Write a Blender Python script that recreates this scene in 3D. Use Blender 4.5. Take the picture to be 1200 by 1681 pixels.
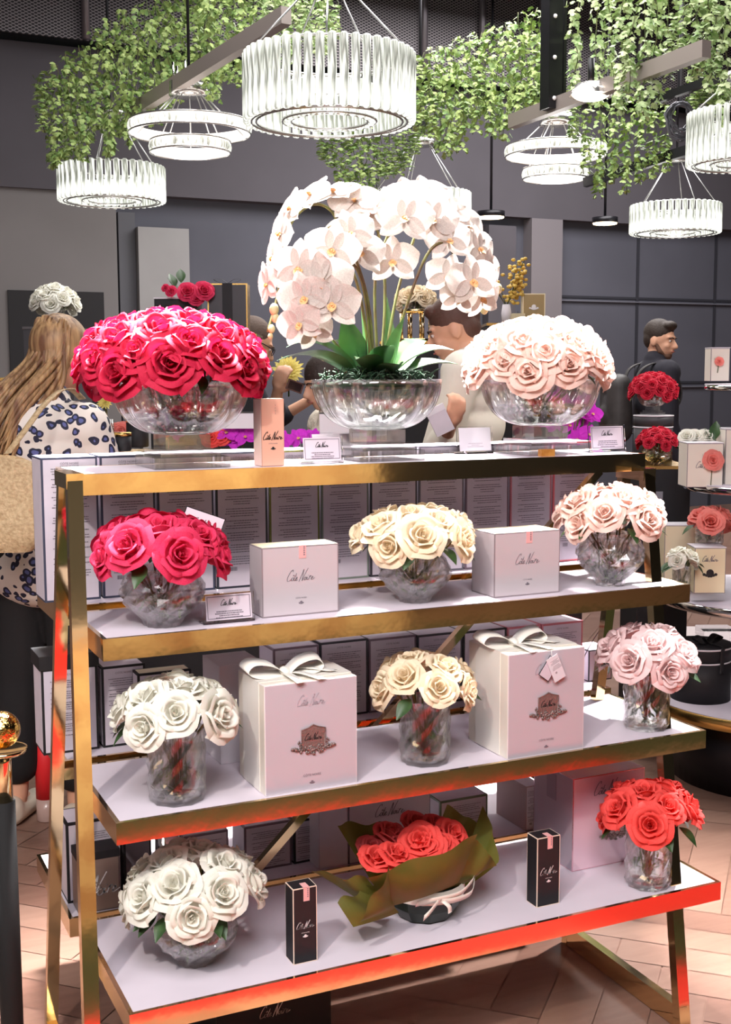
import bpy, math, random
from mathutils import Vector, Matrix, Euler, Quaternion
PI = math.pi
rnd = random.Random(7)
for o in list(bpy.data.objects): bpy.data.objects.remove(o)
SC = bpy.context.scene
COL = SC.collection

# ------------------------------------------------------------------ camera
F = 2006.9
YAW, PITCH, ROLL = math.radians(24.9197), math.radians(6.4153), math.radians(-0.2022)
CAM = Vector((-0.50725, -2.45778, 1.5))
fw = Vector((math.sin(YAW)*math.cos(PITCH), math.cos(YAW)*math.cos(PITCH), -math.sin(PITCH)))
r0 = Vector((math.cos(YAW), -math.sin(YAW), 0)); u0 = r0.cross(fw)
RT = math.cos(ROLL)*r0 + math.sin(ROLL)*u0
UP = -math.sin(ROLL)*r0 + math.cos(ROLL)*u0
cd = bpy.data.cameras.new('camera'); cam = bpy.data.objects.new('camera', cd); COL.objects.link(cam)
cd.sensor_fit = 'HORIZONTAL'; cd.sensor_width = 36; cd.lens = 36*F/1200; cd.clip_start = .05; cd.clip_end = 100
m = Matrix((RT, UP, -fw)).transposed().to_4x4(); m.translation = CAM; cam.matrix_world = m
SC.camera = cam

# ------------------------------------------------------------------ exposure, world
SC.view_settings.view_transform = 'Standard'; SC.view_settings.look = 'None'
SC.view_settings.gamma = 1; SC.view_settings.use_curve_mapping = False
SC.view_settings.exposure = 0.45
try:
    SC.cycles.max_bounces = 14; SC.cycles.transmission_bounces = 12; SC.cycles.glossy_bounces = 5
    SC.cycles.diffuse_bounces = 3; SC.cycles.transparent_max_bounces = 12
    SC.cycles.sample_clamp_indirect = 4; SC.cycles.caustics_reflective = False; SC.cycles.caustics_refractive = False
except Exception: pass
w = bpy.data.worlds.new('world'); SC.world = w; w.use_nodes = True
w.node_tree.nodes['Background'].inputs[0].default_value = (.8, .82, .9, 1); w.node_tree.nodes['Background'].inputs[1].default_value = .12

def area(name, loc, target, size, power, color=(1, 1, 1), sy=None, spread=None):
    l = bpy.data.lights.new(name, 'AREA'); l.energy = power; l.color = color; l.size = size
    if sy: l.shape = 'RECTANGLE'; l.size_y = sy
    if spread: l.spread = math.radians(spread)
    o = bpy.data.objects.new(name, l); COL.objects.link(o); o.location = loc
    o.rotation_euler = (Vector(target)-Vector(loc)).to_track_quat('-Z', 'Y').to_euler(); return o
def spot(name, loc, target, power, deg, color=(1, 1, 1), blend=.3, rad=.05):
    l = bpy.data.lights.new(name, 'SPOT'); l.energy = power; l.color = color; l.spot_size = math.radians(deg); l.spot_blend = blend; l.shadow_soft_size = rad
    o = bpy.data.objects.new(name, l); COL.objects.link(o); o.location = loc
    o.rotation_euler = (Vector(target)-Vector(loc)).to_track_quat('-Z', 'Y').to_euler(); return o
area('unseen_area_light', (-.6, -2.6, 3.7), (.6, 0, .7), 2.2, 104, (1, .96, 1.0), 1.6)  # added fill above the camera side, brightens the shelf fronts
area('unseen_area_light', (-2.2, -1.2, 2.5), (.6, .1, .8), 1.2, 20, (1, .96, .98), 1.6)  # added side fill for the fronts, no fitting in view
area('unseen_area_light', (1.6, -3.2, 2.9), (1.6, -4.8, .9), 1.4, 110, (1, .9, .72), .5)  # added to light the unseen counter that the rails mirror
area('unseen_area_light', (.7, .75, 3.3), (.7, .1, 1.2), 1.5, 120, (1, .97, .97), .3, 50)
area('unseen_area_light', (2.2, 3.2, 4.6), (2.2, 3.2, 0), 3.5, 150, (1, .97, .96), 3.5)  # added fill over the middle background, out of view
area('unseen_area_light', (5.5, 5.5, 4.9), (5.5, 5.5, 0), 4, 300, (1, .97, .97), 3)  # added fill over the far background, out of view
spot('track_spot_light', (2.5, .35, 2.9), (1.32, -.1, .95), 620, 31, (1, .97, .98), .35, .03)
spot('track_spot_light', (.1, .5, 3.3), (.5, .05, 1.2), 70, 44, (1, .94, .86), .5, .05)
spot('track_spot_light', (-1.6, -2.2, 3.2), (.3, -.1, .6), 170, 50, (1, .93, .86), .5, .06)
spot('track_spot_light', (3.9, .6, 3.4), (2.4, 1.2, .9), 170, 50, (1, .95, .88), .5, .06)

# ------------------------------------------------------------------ pixel helpers: a point of the picture put on a true plane of the room
def ray(px, py): return fw + RT*((px-600)/F) - UP*((py-840.5)/F)
def on(px, py, X=None, Y=None, Z=None, D=None):
    d = ray(px, py)
    if X is not None: return CAM + d*((X-CAM.x)/d.x)
    if Y is not None: return CAM + d*((Y-CAM.y)/d.y)
    if Z is not None: return CAM + d*((Z-CAM.z)/d.z)
    return CAM + d*D

# ------------------------------------------------------------------ materials
def lin(c): return tuple((v/255/12.92 if v/255 <= .04045 else ((v/255+.055)/1.055)**2.4) for v in c)
MATS = {}
def mat(name, rgb, rough=.5, metal=0, trans=0, ior=1.45, emit=0, ergb=None, var=0, vscale=20, bump=0, bscale=60, coat=0, sss=0, sheen=0, alpha=1, rgb2=None):
    if name in MATS: return MATS[name]
    M = bpy.data.materials.new(name); M.use_nodes = True; nt = M.node_tree; b = nt.nodes['Principled BSDF']
    c = lin(rgb)
    b.inputs['Base Color'].default_value = (*c, 1); b.inputs['Roughness'].default_value = rough; b.inputs['Metallic'].default_value = metal
    b.inputs['Transmission Weight'].default_value = trans; b.inputs['IOR'].default_value = ior; b.inputs['Coat Weight'].default_value = coat
    b.inputs['Alpha'].default_value = alpha
    if sheen: b.inputs['Sheen Weight'].default_value = sheen
    if sss: b.inputs['Subsurface Weight'].default_value = sss; b.inputs['Subsurface Radius'].default_value = (.01, .006, .005); b.inputs['Subsurface Scale'].default_value = 1
    if emit:
        b.inputs['Emission Color'].default_value = (*lin(ergb or rgb), 1); b.inputs['Emission Strength'].default_value = emit
    tc = None
    if var or rgb2 or bump:
        tc = nt.nodes.new('ShaderNodeTexCoord')
    if var or rgb2:
        n = nt.nodes.new('ShaderNodeTexNoise'); n.inputs['Scale'].default_value = vscale; n.inputs['Detail'].default_value = 3
        nt.links.new(tc.outputs['Object'], n.inputs['Vector'])
        mx = nt.nodes.new('ShaderNodeMix'); mx.data_type = 'RGBA'
        rp = nt.nodes.new('ShaderNodeValToRGB'); rp.color_ramp.elements[0].position = .35; rp.color_ramp.elements[1].position = .65
        nt.links.new(n.outputs['Fac'], rp.inputs[0]); nt.links.new(rp.outputs[0], mx.inputs['Factor'])
        c2 = lin(rgb2) if rgb2 else tuple(v*(1+var) for v in c); c1 = c if rgb2 else tuple(v*(1-var) for v in c)
        mx.inputs['A'].default_value = (*c1, 1); mx.inputs['B'].default_value = (*c2, 1)
        nt.links.new(mx.outputs['Result'], b.inputs['Base Color'])
    if bump:
        n = nt.nodes.new('ShaderNodeTexNoise'); n.inputs['Scale'].default_value = bscale; n.inputs['Detail'].default_value = 4
        nt.links.new(tc.outputs['Object'], n.inputs['Vector'])
        bp = nt.nodes.new('ShaderNodeBump'); bp.inputs['Strength'].default_value = bump; bp.inputs['Distance'].default_value = .01
        nt.links.new(n.outputs['Fac'], bp.inputs['Height']); nt.links.new(bp.outputs[0], b.inputs['Normal'])
    MATS[name] = M; return M
def petal(name, rgb, rgb2, trl=.25):
    if name in MATS: return MATS[name]
    M = mat(name, rgb, .75, rgb2=rgb2, vscale=45); nt = M.node_tree
    b = nt.nodes['Principled BSDF']; out = nt.nodes['Material Output']; t = nt.nodes.new('ShaderNodeBsdfTranslucent')
    ms = nt.nodes.new('ShaderNodeMixShader'); ms.inputs[0].default_value = trl
    src = b.inputs['Base Color'].links[0].from_socket; nt.links.new(src, t.inputs[0])
    nt.links.new(b.outputs[0], ms.inputs[1]); nt.links.new(t.outputs[0], ms.inputs[2]); nt.links.new(ms.outputs[0], out.inputs[0]); return M
gold = mat('polished_gold', (240, 214, 166), .09, 1, bump=.06, bscale=7)
gold_soft = mat('brushed_gold', (222, 180, 105), .25, 1)
chrome = mat('chrome', (230, 230, 232), .08, 1)
laminate = mat('white_laminate', (226, 216, 226), .6, var=.03, vscale=6)
def clearmix(M, f):
    nt = M.node_tree; b = nt.nodes['Principled BSDF']; out = nt.nodes['Material Output']; t = nt.nodes.new('ShaderNodeBsdfTransparent')
    ms = nt.nodes.new('ShaderNodeMixShader'); ms.inputs[0].default_value = f
    nt.links.new(b.outputs[0], ms.inputs[1]); nt.links.new(t.outputs[0], ms.inputs[2]); nt.links.new(ms.outputs[0], out.inputs[0]); return M
def crystal(M, f, ior=1.55, gr=.03):
    clearmix(M, f); nt = M.node_tree; out = nt.nodes['Material Output']; src = out.inputs[0].links[0].from_socket
    g_ = nt.nodes.new('ShaderNodeBsdfGlossy'); g_.inputs['Roughness'].default_value = gr; lw_ = nt.nodes.new('ShaderNodeLayerWeight'); lw_.inputs[0].default_value = .5; pw_ = nt.nodes.new('ShaderNodeMath'); pw_.operation = 'POWER'; pw_.inputs[1].default_value = 4; nt.links.new(lw_.outputs['Facing'], pw_.inputs[0]); fr_ = nt.nodes.new('ShaderNodeMath'); fr_.operation = 'MULTIPLY_ADD'; fr_.inputs[1].default_value = .8; fr_.inputs[2].default_value = .09; nt.links.new(pw_.outputs[0], fr_.inputs[0])
    ms = nt.nodes.new('ShaderNodeMixShader'); nt.links.new(fr_.outputs[0], ms.inputs[0]); nt.links.new(src, ms.inputs[1]); nt.links.new(g_.outputs[0], ms.inputs[2]); nt.links.new(ms.outputs[0], out.inputs[0]); return M
glass = crystal(mat('clear_crystal', (255, 255, 255), .02, 0, 1, 1.5), .66)
foot_glass = crystal(mat('bright_crystal', (255, 255, 255), .03, 0, .9, 1.4), .62)
water = mat('clear_resin', (244, 250, 244), .0, 0, 1, 1.2)
acrylic = mat('clear_acrylic', (250, 250, 252), .02, 0, 1, 1.2)
card = mat('white_card', (232, 226, 232), .5)
lilac = mat('pale_lilac_card', (214, 204, 214), .48, var=.03)
ink = mat('black_ink', (35, 32, 36), .6)
ink_grey = mat('grey_ink', (120, 112, 122), .6)
ink_silver = mat('silver_ink', (135, 125, 135), .35, .5)
whiteink = mat('white_ink', (240, 235, 235), .5)
black = mat('black_card', (24, 23, 27), .65)
blackm = mat('black_metal', (30, 29, 33), .35, .4)
cream = mat('cream_card', (240, 226, 190), .5)
ivory = mat('ivory_card', (236, 228, 214), .5)
pink_seal = mat('pink_seal', (240, 180, 178), .5)
pewter = mat('pewter', (140, 124, 120), .5, .55, bump=.3, bscale=200)
satin = mat('ivory_satin', (236, 230, 218), .35, sheen=.5)
stem_g = mat('green_stem', (62, 88, 40), .5, rgb2=(100, 92, 60), vscale=30)
leaf_g = mat('dark_green_leaf', (44, 70, 40), .4, rgb2=(66, 96, 50), vscale=30)
skin = mat('skin', (226, 172, 142), .5, sss=.15, var=.05, vscale=14)

# ------------------------------------------------------------------ mesh builder
class MB:
    def __init__(s): s.v = []; s.f = []; s.m = []; s.sm = []
    def add(s, vs, fs, m=0, smooth=False):
        o = len(s.v); s.v += [tuple(p) for p in vs]
        for f in fs: s.f.append([i+o for i in f]); s.m.append(m); s.sm.append(smooth)
        return s
    def box(s, lo, hi, m=0, M=None):
        x0, y0, z0 = lo; x1, y1, z1 = hi
        vs = [Vector(p) for p in ((x0,y0,z0),(x1,y0,z0),(x1,y1,z0),(x0,y1,z0),(x0,y0,z1),(x1,y0,z1),(x1,y1,z1),(x0,y1,z1))]
        if M is not None: vs = [M @ p for p in vs]
        return s.add(vs, [(3,2,1,0),(4,5,6,7),(0,1,5,4),(1,2,6,5),(2,3,7,6),(3,0,4,7)], m)
    def bar(s, a, b, wx, wy, m=0, up=(0, 0, 1)):
        a = Vector(a); b = Vector(b); d = (b-a).normalized(); up = Vector(up)
        sx = d.cross(up)
        if sx.length < 1e-4: sx = d.cross(Vector((0, 1, 0)))
        sx.normalize(); sy = sx.cross(d).normalized()
        vs = []
        for p in (a, b):
            for i, j in ((-1,-1),(1,-1),(1,1),(-1,1)): vs.append(p+sx*wx/2*i+sy*wy/2*j)
        return s.add(vs, [(3,2,1,0),(4,5,6,7),(0,1,5,4),(1,2,6,5),(2,3,7,6),(3,0,4,7)], m)
    def tube(s, pts, r, n=8, m=0, closed=False):
        pts = [Vector(p) for p in pts]; k = len(pts); rr = r if isinstance(r, (list, tuple)) else [r]*k
        vs = []; prev = None
        for i, p in enumerate(pts):
            if closed: t = pts[(i+1) % k]-pts[i-1]
            else: t = pts[min(i+1, k-1)]-pts[max(i-1, 0)]
            t.normalize()
            if prev is None:
                a = t.cross(Vector((0, 0, 1)))
                if a.length < 1e-3: a = t.cross(Vector((1, 0, 0)))
            else: a = prev-t*prev.dot(t)
            a.normalize(); prev = a; b = t.cross(a)
            for j in range(n):
                an = 2*PI*j/n; vs.append(p+(a*math.cos(an)+b*math.sin(an))*rr[i])
        fs = []
        for i in range(k if closed else k-1):
            for j in range(n):
                i2 = (i+1) % k; j2 = (j+1) % n
                fs.append((i*n+j, i*n+j2, i2*n+j2, i2*n+j))
        if not closed: fs += [tuple(range(n))[::-1], tuple((k-1)*n+j for j in range(n))]
        return s.add(vs, fs, m, True)
    def lathe(s, prof, n=48, m=0, mod=None, M=None, smooth=True, cap=True):
        vs = []
        for (r, z) in prof:
            for j in range(n):
                a = 2*PI*j/n; q = r*(mod(a, z) if mod else 1)
                p = Vector((q*math.cos(a), q*math.sin(a), z)); vs.append(M @ p if M is not None else p)
        fs = []
        for i in range(len(prof)-1):
            for j in range(n):
                j2 = (j+1) % n; fs.append((i*n+j, i*n+j2, (i+1)*n+j2, (i+1)*n+j))
        if cap: fs += [tuple(range(n))[::-1], tuple((len(prof)-1)*n+j for j in range(n))]
        return s.add(vs, fs, m, smooth)
    def ell(s, c, r, m=0, n=16, k=10, M=None):
        vs = []; c = Vector(c)
        if not hasattr(r, '__len__'): r = (r, r, r)
        for i in range(k+1):
            t = PI*i/k
            for j in range(n):
                a = 2*PI*j/n; p = Vector((r[0]*math.sin(t)*math.cos(a), r[1]*math.sin(t)*math.sin(a), -r[2]*math.cos(t)))
                if M is not None: p = M @ p
                vs.append(c+p)
        fs = [(i*n+j, i*n+(j+1) % n, (i+1)*n+(j+1) % n, (i+1)*n+j) for i in range(k) for j in range(n)]
        return s.add(vs, fs, m, True)
    def grid(s, fn, nu, nv, m=0, smooth=True):
        vs = [fn(i/nu, j/nv) for j in range(nv+1) for i in range(nu+1)]
        fs = [(j*(nu+1)+i, j*(nu+1)+i+1, (j+1)*(nu+1)+i+1, (j+1)*(nu+1)+i) for j in range(nv) for i in range(nu)]
        return s.add(vs, fs, m, smooth)
    def mesh(s, name, mats):
        me = bpy.data.meshes.new(name); me.from_pydata(s.v, [], s.f)
        for q in (mats if isinstance(mats, (list, tuple)) else [mats]): me.materials.append(q)
        me.polygons.foreach_set('material_index', s.m); me.polygons.foreach_set('use_smooth', s.sm); me.update(); return me
    def build(s, name, mats, parent=None, loc=None):
        return put(name, s.mesh(name, mats), parent, loc)
def put(name, me, parent=None, loc=None, rot=None, scale=None):
    o = bpy.data.objects.new(name, me); COL.objects.link(o)
    if parent: o.parent = parent
    if loc is not None: o.location = loc
    if rot is not None:
        o.rotation_mode = 'QUATERNION' if isinstance(rot, Quaternion) else 'XYZ'
        if isinstance(rot, Quaternion): o.rotation_quaternion = rot
        else: o.rotation_euler = rot
    if scale is not None: o.scale = (scale,)*3 if not hasattr(scale, '__len__') else scale
    return o
def tag(o, label, cat, group=None, kind=None):
    o['label'] = label; o['category'] = cat
    if group: o['group'] = group
    if kind: o['kind'] = kind
    return o
def thing(name, label, cat, loc=(0, 0, 0), rz=0, group=None):
    o = bpy.data.objects.new(name, None); o.empty_display_size = .05; COL.objects.link(o); o.location = loc; o.rotation_euler = (0, 0, rz)
    return tag(o, label, cat, group)
def struct(name, mb, mats):
    o = mb.build(name, mats); o['kind'] = 'structure'; return o
def spline(pts, k=6):
    pts = [Vector(p) for p in pts]; out = []
    P = [pts[0]*2-pts[1]]+pts+[pts[-1]*2-pts[-2]]
    for i in range(1, len(P)-2):
        for j in range(k):
            t = j/k; a, b, c, d = P[i-1:i+3]
            out.append(.5*((2*b)+(c-a)*t+(2*a-5*b+4*c-d)*t*t+(3*b-a-3*c+d)*t**3))
    out.append(pts[-1]); return out

# ------------------------------------------------------------------ setting: room
WALL_Y = 8.5
def wx(px, py=500): return on(px, py, Y=WALL_Y).x
def wz(py, px=600): return on(px, py, Y=WALL_Y).z
wall_dark = mat('charcoal_paint', (84, 84, 94), .75, var=.06, vscale=1.5)
wall_mid = mat('warm_grey_paint', (122, 118, 118), .8, var=.05, vscale=1.2)
wall_up = mat('dark_grey_render', (84, 80, 86), .85, var=.08, vscale=1)
black_wall = mat('black_paint', (34, 34, 38), .7)
groove_m = mat('groove_paint', (46, 46, 54), .8)
floor_m = mat('herringbone_oak', (190, 150, 120), .32, bump=.05, bscale=30)
nt = floor_m.node_tree; at_ = nt.nodes.new('ShaderNodeAttribute'); at_.attribute_name = 'tone'
rp = nt.nodes.new('ShaderNodeValToRGB'); rp.color_ramp.elements[0].color = (*lin((112, 80, 68)), 1); rp.color_ramp.elements[1].color = (*lin((156, 124, 108)), 1)
tc = nt.nodes.new('ShaderNodeTexCoord'); mp = nt.nodes.new('ShaderNodeMapping'); mp.inputs['Rotation'].default_value = (0, 0, .78); mp.inputs['Scale'].default_value = (3, 22, 1)
nz = nt.nodes.new('ShaderNodeTexNoise'); nz.inputs['Scale'].default_value = 2
mm = nt.nodes.new('ShaderNodeMath'); mm.operation = 'MULTIPLY_ADD'; mm.inputs[1].default_value = .5
nt.links.new(tc.outputs['Object'], mp.inputs[0]); nt.links.new(mp.outputs[0], nz.inputs['Vector'])
nt.links.new(nz.outputs['Fac'], mm.inputs[0]); nt.links.new(at_.outputs['Fac'], mm.inputs[2]); nt.links.new(mm.outputs[0], rp.inputs[0]); nt.links.new(rp.outputs[0], nt.nodes['Principled BSDF'].inputs['Base Color'])
fb = MB(); tones = []
L_, W_ = .6, .12
c45 = math.cos(PI/4)
fb.add([(-5, -8, -.004), (15, -8, -.004), (15, 9, -.004), (-5, 9, -.004)], [(0, 1, 2, 3)]); tones.append(.2)
# herringbone: blocks laid along two diagonal directions
def hb():
    for i in range(-150, 190):
        for k in range(-28, 30):
            for o_ in (0, 1):
                # lattice in rotated frame
                if o_ == 0: x0, y0, x1, y1 = i*W_+k*2*L_*0, 0, 0, 0
    return
g = .0015
n_rep = int(L_/W_)
for a in range(-170, 230):
    for b in range(-22, 24):
        # horizontal plank starts at (a*W, a*W) + b*(L+?) pattern with period 2L in x
        X0 = a*W_+b*2*L_; Y0 = a*W_
        for (x0, y0, x1, y1) in ((X0, Y0, X0+L_, Y0+W_), (X0+L_, Y0-L_+W_, X0+L_+W_, Y0+W_)):
            cx = (x0+x1)/2; cy = (y0+y1)/2
            rx = (cx-cy)*c45+1; ry = (cx+cy)*c45
            if not (-4 < rx < 12 and -4.5 < ry < 8.6): continue
            vs = []
            for (px, py) in ((x0+g, y0+g), (x1-g, y0+g), (x1-g, y1-g), (x0+g, y1-g)): vs.append(((px-py)*c45+1, (px+py)*c45, 0))
            fb.add(vs, [(0, 1, 2, 3)]); tones.append(rnd.random()*.6-.1)
me = fb.mesh('floor', floor_m); at2 = me.attributes.new('tone', 'FLOAT', 'FACE'); at2.data.foreach_set('value', tones)
fo = put('floor', me); fo['kind'] = 'structure'
RX0, RX1, RY0, CZ = -3.2, 13, -5.5, 5.6
struct('ceiling', MB().box((RX0, RY0, CZ), (RX1, WALL_Y+.2, CZ+.1)), black_wall)
b = MB().box((RX0, WALL_Y, 0), (RX1, WALL_Y+.15, CZ))
struct('wall_back', b, wall_dark)
struct('wall_left', MB().box((RX0-.15, RY0, 0), (RX0, WALL_Y, CZ)), wall_mid)
struct('wall_right', MB().box((RX1, RY0, 0), (RX1+.15, WALL_Y, CZ)), wall_dark)
struct('wall_front', MB().box((RX0, RY0-.15, 0), (RX1, RY0, CZ)), black_wall)
# upper render band, left pale wall, pillars, recess
zb = wz(318, 200); zt = wz(112, 380)
struct('trim_1', MB().box((RX0, WALL_Y-.14, wz(345, 600)), (RX1, WALL_Y, zt)), wall_up)
struct('trim_2', MB().box((RX0, WALL_Y-.10, 0), (wx(190), WALL_Y, zb)), wall_mid)
struct('trim_3', MB().box((wx(194), WALL_Y-.08, 0), (wx(221), WALL_Y, wz(350, 200))), mat('slate_paint', (92, 92, 98), .7))
struct('trim_4', MB().box((wx(222), WALL_Y-.16, 0), (wx(304), WALL_Y, wz(377, 260))), mat('pale_panel', (150, 148, 148), .6, var=.05, vscale=2))
struct('trim_5', MB().box((wx(858), WALL_Y-.16, 0), (wx(908), WALL_Y, wz(362, 880))), mat('grey_pillar', (118, 112, 116), .7))
struct('trim_6', MB().box((wx(792), WALL_Y-.12, 0), (wx(836), WALL_Y, wz(372, 810))), wall_up)
gb = MB()
for y in (490, 628):
    z = wz(y, 1045); gb.box((wx(910), WALL_Y-.012, z-.012), (RX1, WALL_Y-.001, z+.012))
for x in (1045, 1172): gb.box((wx(x)-.016, WALL_Y-.013, 0), (wx(x)+.016, WALL_Y-.002, wz(370, x)))
struct('trim_7', gb, groove_m)
struct('trim_8', MB().box((wx(912), WALL_Y-.03, wz(492, 1045)-.035), (RX1, WALL_Y-.002, wz(492, 1045)-.022)).box((wx(912), WALL_Y-.03, wz(631, 1045)-.035), (RX1, WALL_Y-.002, wz(631, 1045)-.022)), mat('panel_edge', (108, 108, 118), .6))
# dark doorway niche on the left
struct('door_1', MB().box((wx(10), WALL_Y-.115, 0), (wx(166), WALL_Y-.101, wz(479, 80))), mat('dark_opening', (34, 32, 35), .7))
# perforated metal mesh above the wall
meshm = mat('expanded_metal', (96, 90, 96), .5, .3)
nt = meshm.node_tree; b_ = nt.nodes['Principled BSDF']; tc = nt.nodes.new('ShaderNodeTexCoord')
sx = nt.nodes.new('ShaderNodeSeparateXYZ'); nt.links.new(tc.outputs['Object'], sx.inputs[0])
def mth(op, a, b=None):
    n = nt.nodes.new('ShaderNodeMath'); n.operation = op
    for i, q in enumerate((a, b)):
        if q is None: continue
        if isinstance(q, (int, float)): n.inputs[i].default_value = q
        else: nt.links.new(q, n.inputs[i])
    return n.outputs[0]
u = mth('MULTIPLY', sx.outputs['X'], 60); v = mth('MULTIPLY', sx.outputs['Z'], 120)
s1 = mth('ABSOLUTE', mth('SINE', mth('ADD', u, v))); s2 = mth('ABSOLUTE', mth('SINE', mth('SUBTRACT', u, v)))
mn = mth('MINIMUM', s1, s2); fac = mth('LESS_THAN', mn, .35)
mx = nt.nodes.new('ShaderNodeMix'); mx.data_type = 'RGBA'; mx.inputs['A'].default_value = (*lin((40, 38, 42)), 1); mx.inputs['B'].default_value = (*lin((150, 142, 146)), 1)
nt.links.new(fac, mx.inputs['Factor']); nt.links.new(mx.outputs['Result'], b_.inputs['Base Color'])
struct('trim_9', MB().box((RX0, WALL_Y-.4, zt), (RX1, WALL_Y-.38, CZ)), meshm)
pb = MB()
for x in (122, 318, 662, 755, 850, 1010): pb.tube([(wx(x, 40), WALL_Y-.44, zt), (wx(x, 40), WALL_Y-.44, CZ)], .035, 10)
struct('trim_10', pb, mat('grey_pipe', (120, 114, 120), .4, .6))
# added runner, rug and counter, out of view, giving the rails reflections
tag(MB().add([(-.1, -1.815, .005), (2.3, -1.815, .005), (2.3, -.73, .005), (-.1, -.87, .005), (-.1, -1.815, .0005), (2.3, -1.815, .0005), (2.3, -.73, .0005), (-.1, -.87, .0005)], [(0, 1, 2, 3), (7, 6, 5, 4), (0, 4, 5, 1), (1, 5, 6, 2), (2, 6, 7, 3), (3, 7, 4, 0)]).build('added_runner', mat('added_red_carpet', (170, 20, 20), .9, bump=.2, bscale=300)), 'added bright red runner out of view, there for the lower rails to mirror', 'carpet')
tag(MB().box((-2.5, -4.2, .0005), (6.5, -1.82, .005)).build('added_rug', mat('added_green_carpet', (36, 46, 24), .95)), 'added dark olive rug out of view, there for a lower rail to mirror', 'rug')  # added rug, dark so that the third rail mirrors dark olive
cb = thing('added_counter', 'added warm oak counter out of view, there for the upper rails to mirror', 'counter', (1.5, -4.6, 0))  # added counter, unseen, for a pale gold reflection
MB().box((-1.0, -.3, 0), (1.2, .3, 1.5)).build('body', mat('added_oak', (240, 220, 176), .5, rgb2=(150, 84, 50), vscale=9), cb)  # pale with brown blotches, coloured for its reflection in the rails
MB().box((-1.05, -.33, 1.5), (1.25, .33, 1.54)).build('worktop', laminate, cb)

# ------------------------------------------------------------------ printing helpers
def T(s): return [[(x, y) for x, y in k] for k in s]
SIG = T([[(.26,.74),(.24,.88),(.14,.82),(.05,.55),(.02,.26),(.08,.06),(.2,.08),(.3,.2)],
 [(.38,.3),(.31,.26),(.31,.12),(.37,.08),(.43,.16),(.42,.28),(.37,.3),(.46,.28)], [(.34,.42),(.39,.5),(.43,.41)],
 [(.53,.62),(.5,.36),(.48,.14),(.53,.08),(.58,.14)], [(.44,.4),(.58,.43)],
 [(.58,.14),(.66,.24),(.65,.32),(.6,.3),(.59,.16),(.64,.08),(.72,.14)],
 [(.84,.0),(.88,.3),(.93,.8),(.95,.84),(.98,.5),(1.03,.1),(1.05,.08),(1.1,.5),(1.2,.96)],
 [(1.2,.28),(1.15,.24),(1.15,.12),(1.21,.08),(1.26,.16),(1.25,.27),(1.2,.29),(1.3,.26)],
 [(1.33,.28),(1.32,.14),(1.36,.08),(1.42,.14)], [(1.35,.4),(1.36,.42)],
 [(1.44,.08),(1.47,.36),(1.48,.28),(1.52,.38),(1.56,.34)], [(1.6,.14),(1.69,.22),(1.68,.3),(1.63,.3),(1.61,.16),(1.67,.07),(1.84,.2)]])
def strokes(sig, width, lw, name, m, cx=.9):
    """flat pen strokes standing on the plane y=0, facing -y, centred"""
    k = width/1.8; b = MB()
    for st in sig:
        p = spline([(x+.28*(z-.3), 0, z*.82) for x, z in st], 5)
        for i in range(len(p)-1):
            a = p[i]; c = p[i+1]; d = (c-a)
            if d.length < 1e-6: continue
            n = Vector((-d.z, 0, d.x)).normalized()*lw/k/2*(.6+.8*abs(d.z)/d.length); e = d.normalized()*lw/k*.2
            b.add([(q.x*k-cx*k, 0, (q.z-.3)*k) for q in (a-n-e, c-n+e, c+n+e, a+n-e)], [(0, 1, 2, 3)])
    return b.mesh(name, m)
SIGM = {}
def sig_mesh(w, m, lw=.0013):
    k = (round(w, 4), m.name)
    if k not in SIGM: SIGM[k] = strokes(SIG, w, lw, 'signature', m)
    return SIGM[k]
TXT = {}
def text_mesh(s, size, m):
    k = (s, size, m.name)
    if k not in TXT:
        c = bpy.data.curves.new('t', 'FONT'); c.body = s; c.size = size; c.align_x = 'CENTER'; c.resolution_u = 2
        o = bpy.data.objects.new('t', c); COL.objects.link(o); dg = bpy.context.evaluated_depsgraph_get()
        me = bpy.data.meshes.new_from_object(o.evaluated_get(dg)); me.materials.clear(); me.materials.append(m)
        me.transform(Matrix.Rotation(PI/2, 4, 'X')); bpy.data.objects.remove(o); TXT[k] = me
    return TXT[k]
def lines_mesh(w, h, n, m, seed=0, barcode=False, lh=.32):
    """rows of very small print too fine to read, as short dashes"""
    r = random.Random(seed); b = MB(); dz = h/n
    for i in range(n):
        if i % 5 == 4: continue
        z = -i*dz; L = w*(r.choice((.5, .9, .95, 1, 1, .7))); x = -L/2
        while x < L/2:
            q = min(r.uniform(.02, .09)*w, L/2-x)
            b.add([(x, 0, z), (x+q, 0, z), (x+q, 0, z+dz*lh), (x, 0, z+dz*lh)], [(0, 1, 2, 3)]); x += q+.012*w
    if barcode:
        for i in range(9):
            x = -w*.36+i*w*.022; b.add([(x, 0, -h-dz*1.6), (x+w*.013, 0, -h-dz*1.6), (x+w*.013, 0, -h), (x, 0, -h)], [(0, 1, 2, 3)])
    return b.mesh('small_print', m)
def crest_small(s, m):
    b = MB(); r = random.Random(3)
    b.ell((0, 0, 0), (.5*s, .0002, .5*s), n=8, k=6)
    for i in range(6): b.ell(((i-2.5)*.3*s, 0, -.45*s+.1*s*abs(i-2.5)), (.22*s, .0002, .2*s), n=6, k=4)
    return b.mesh('crest_mark', m)
CM = {m.name: crest_small(.006, m) for m in (ink, ink_grey, whiteink)}

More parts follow.
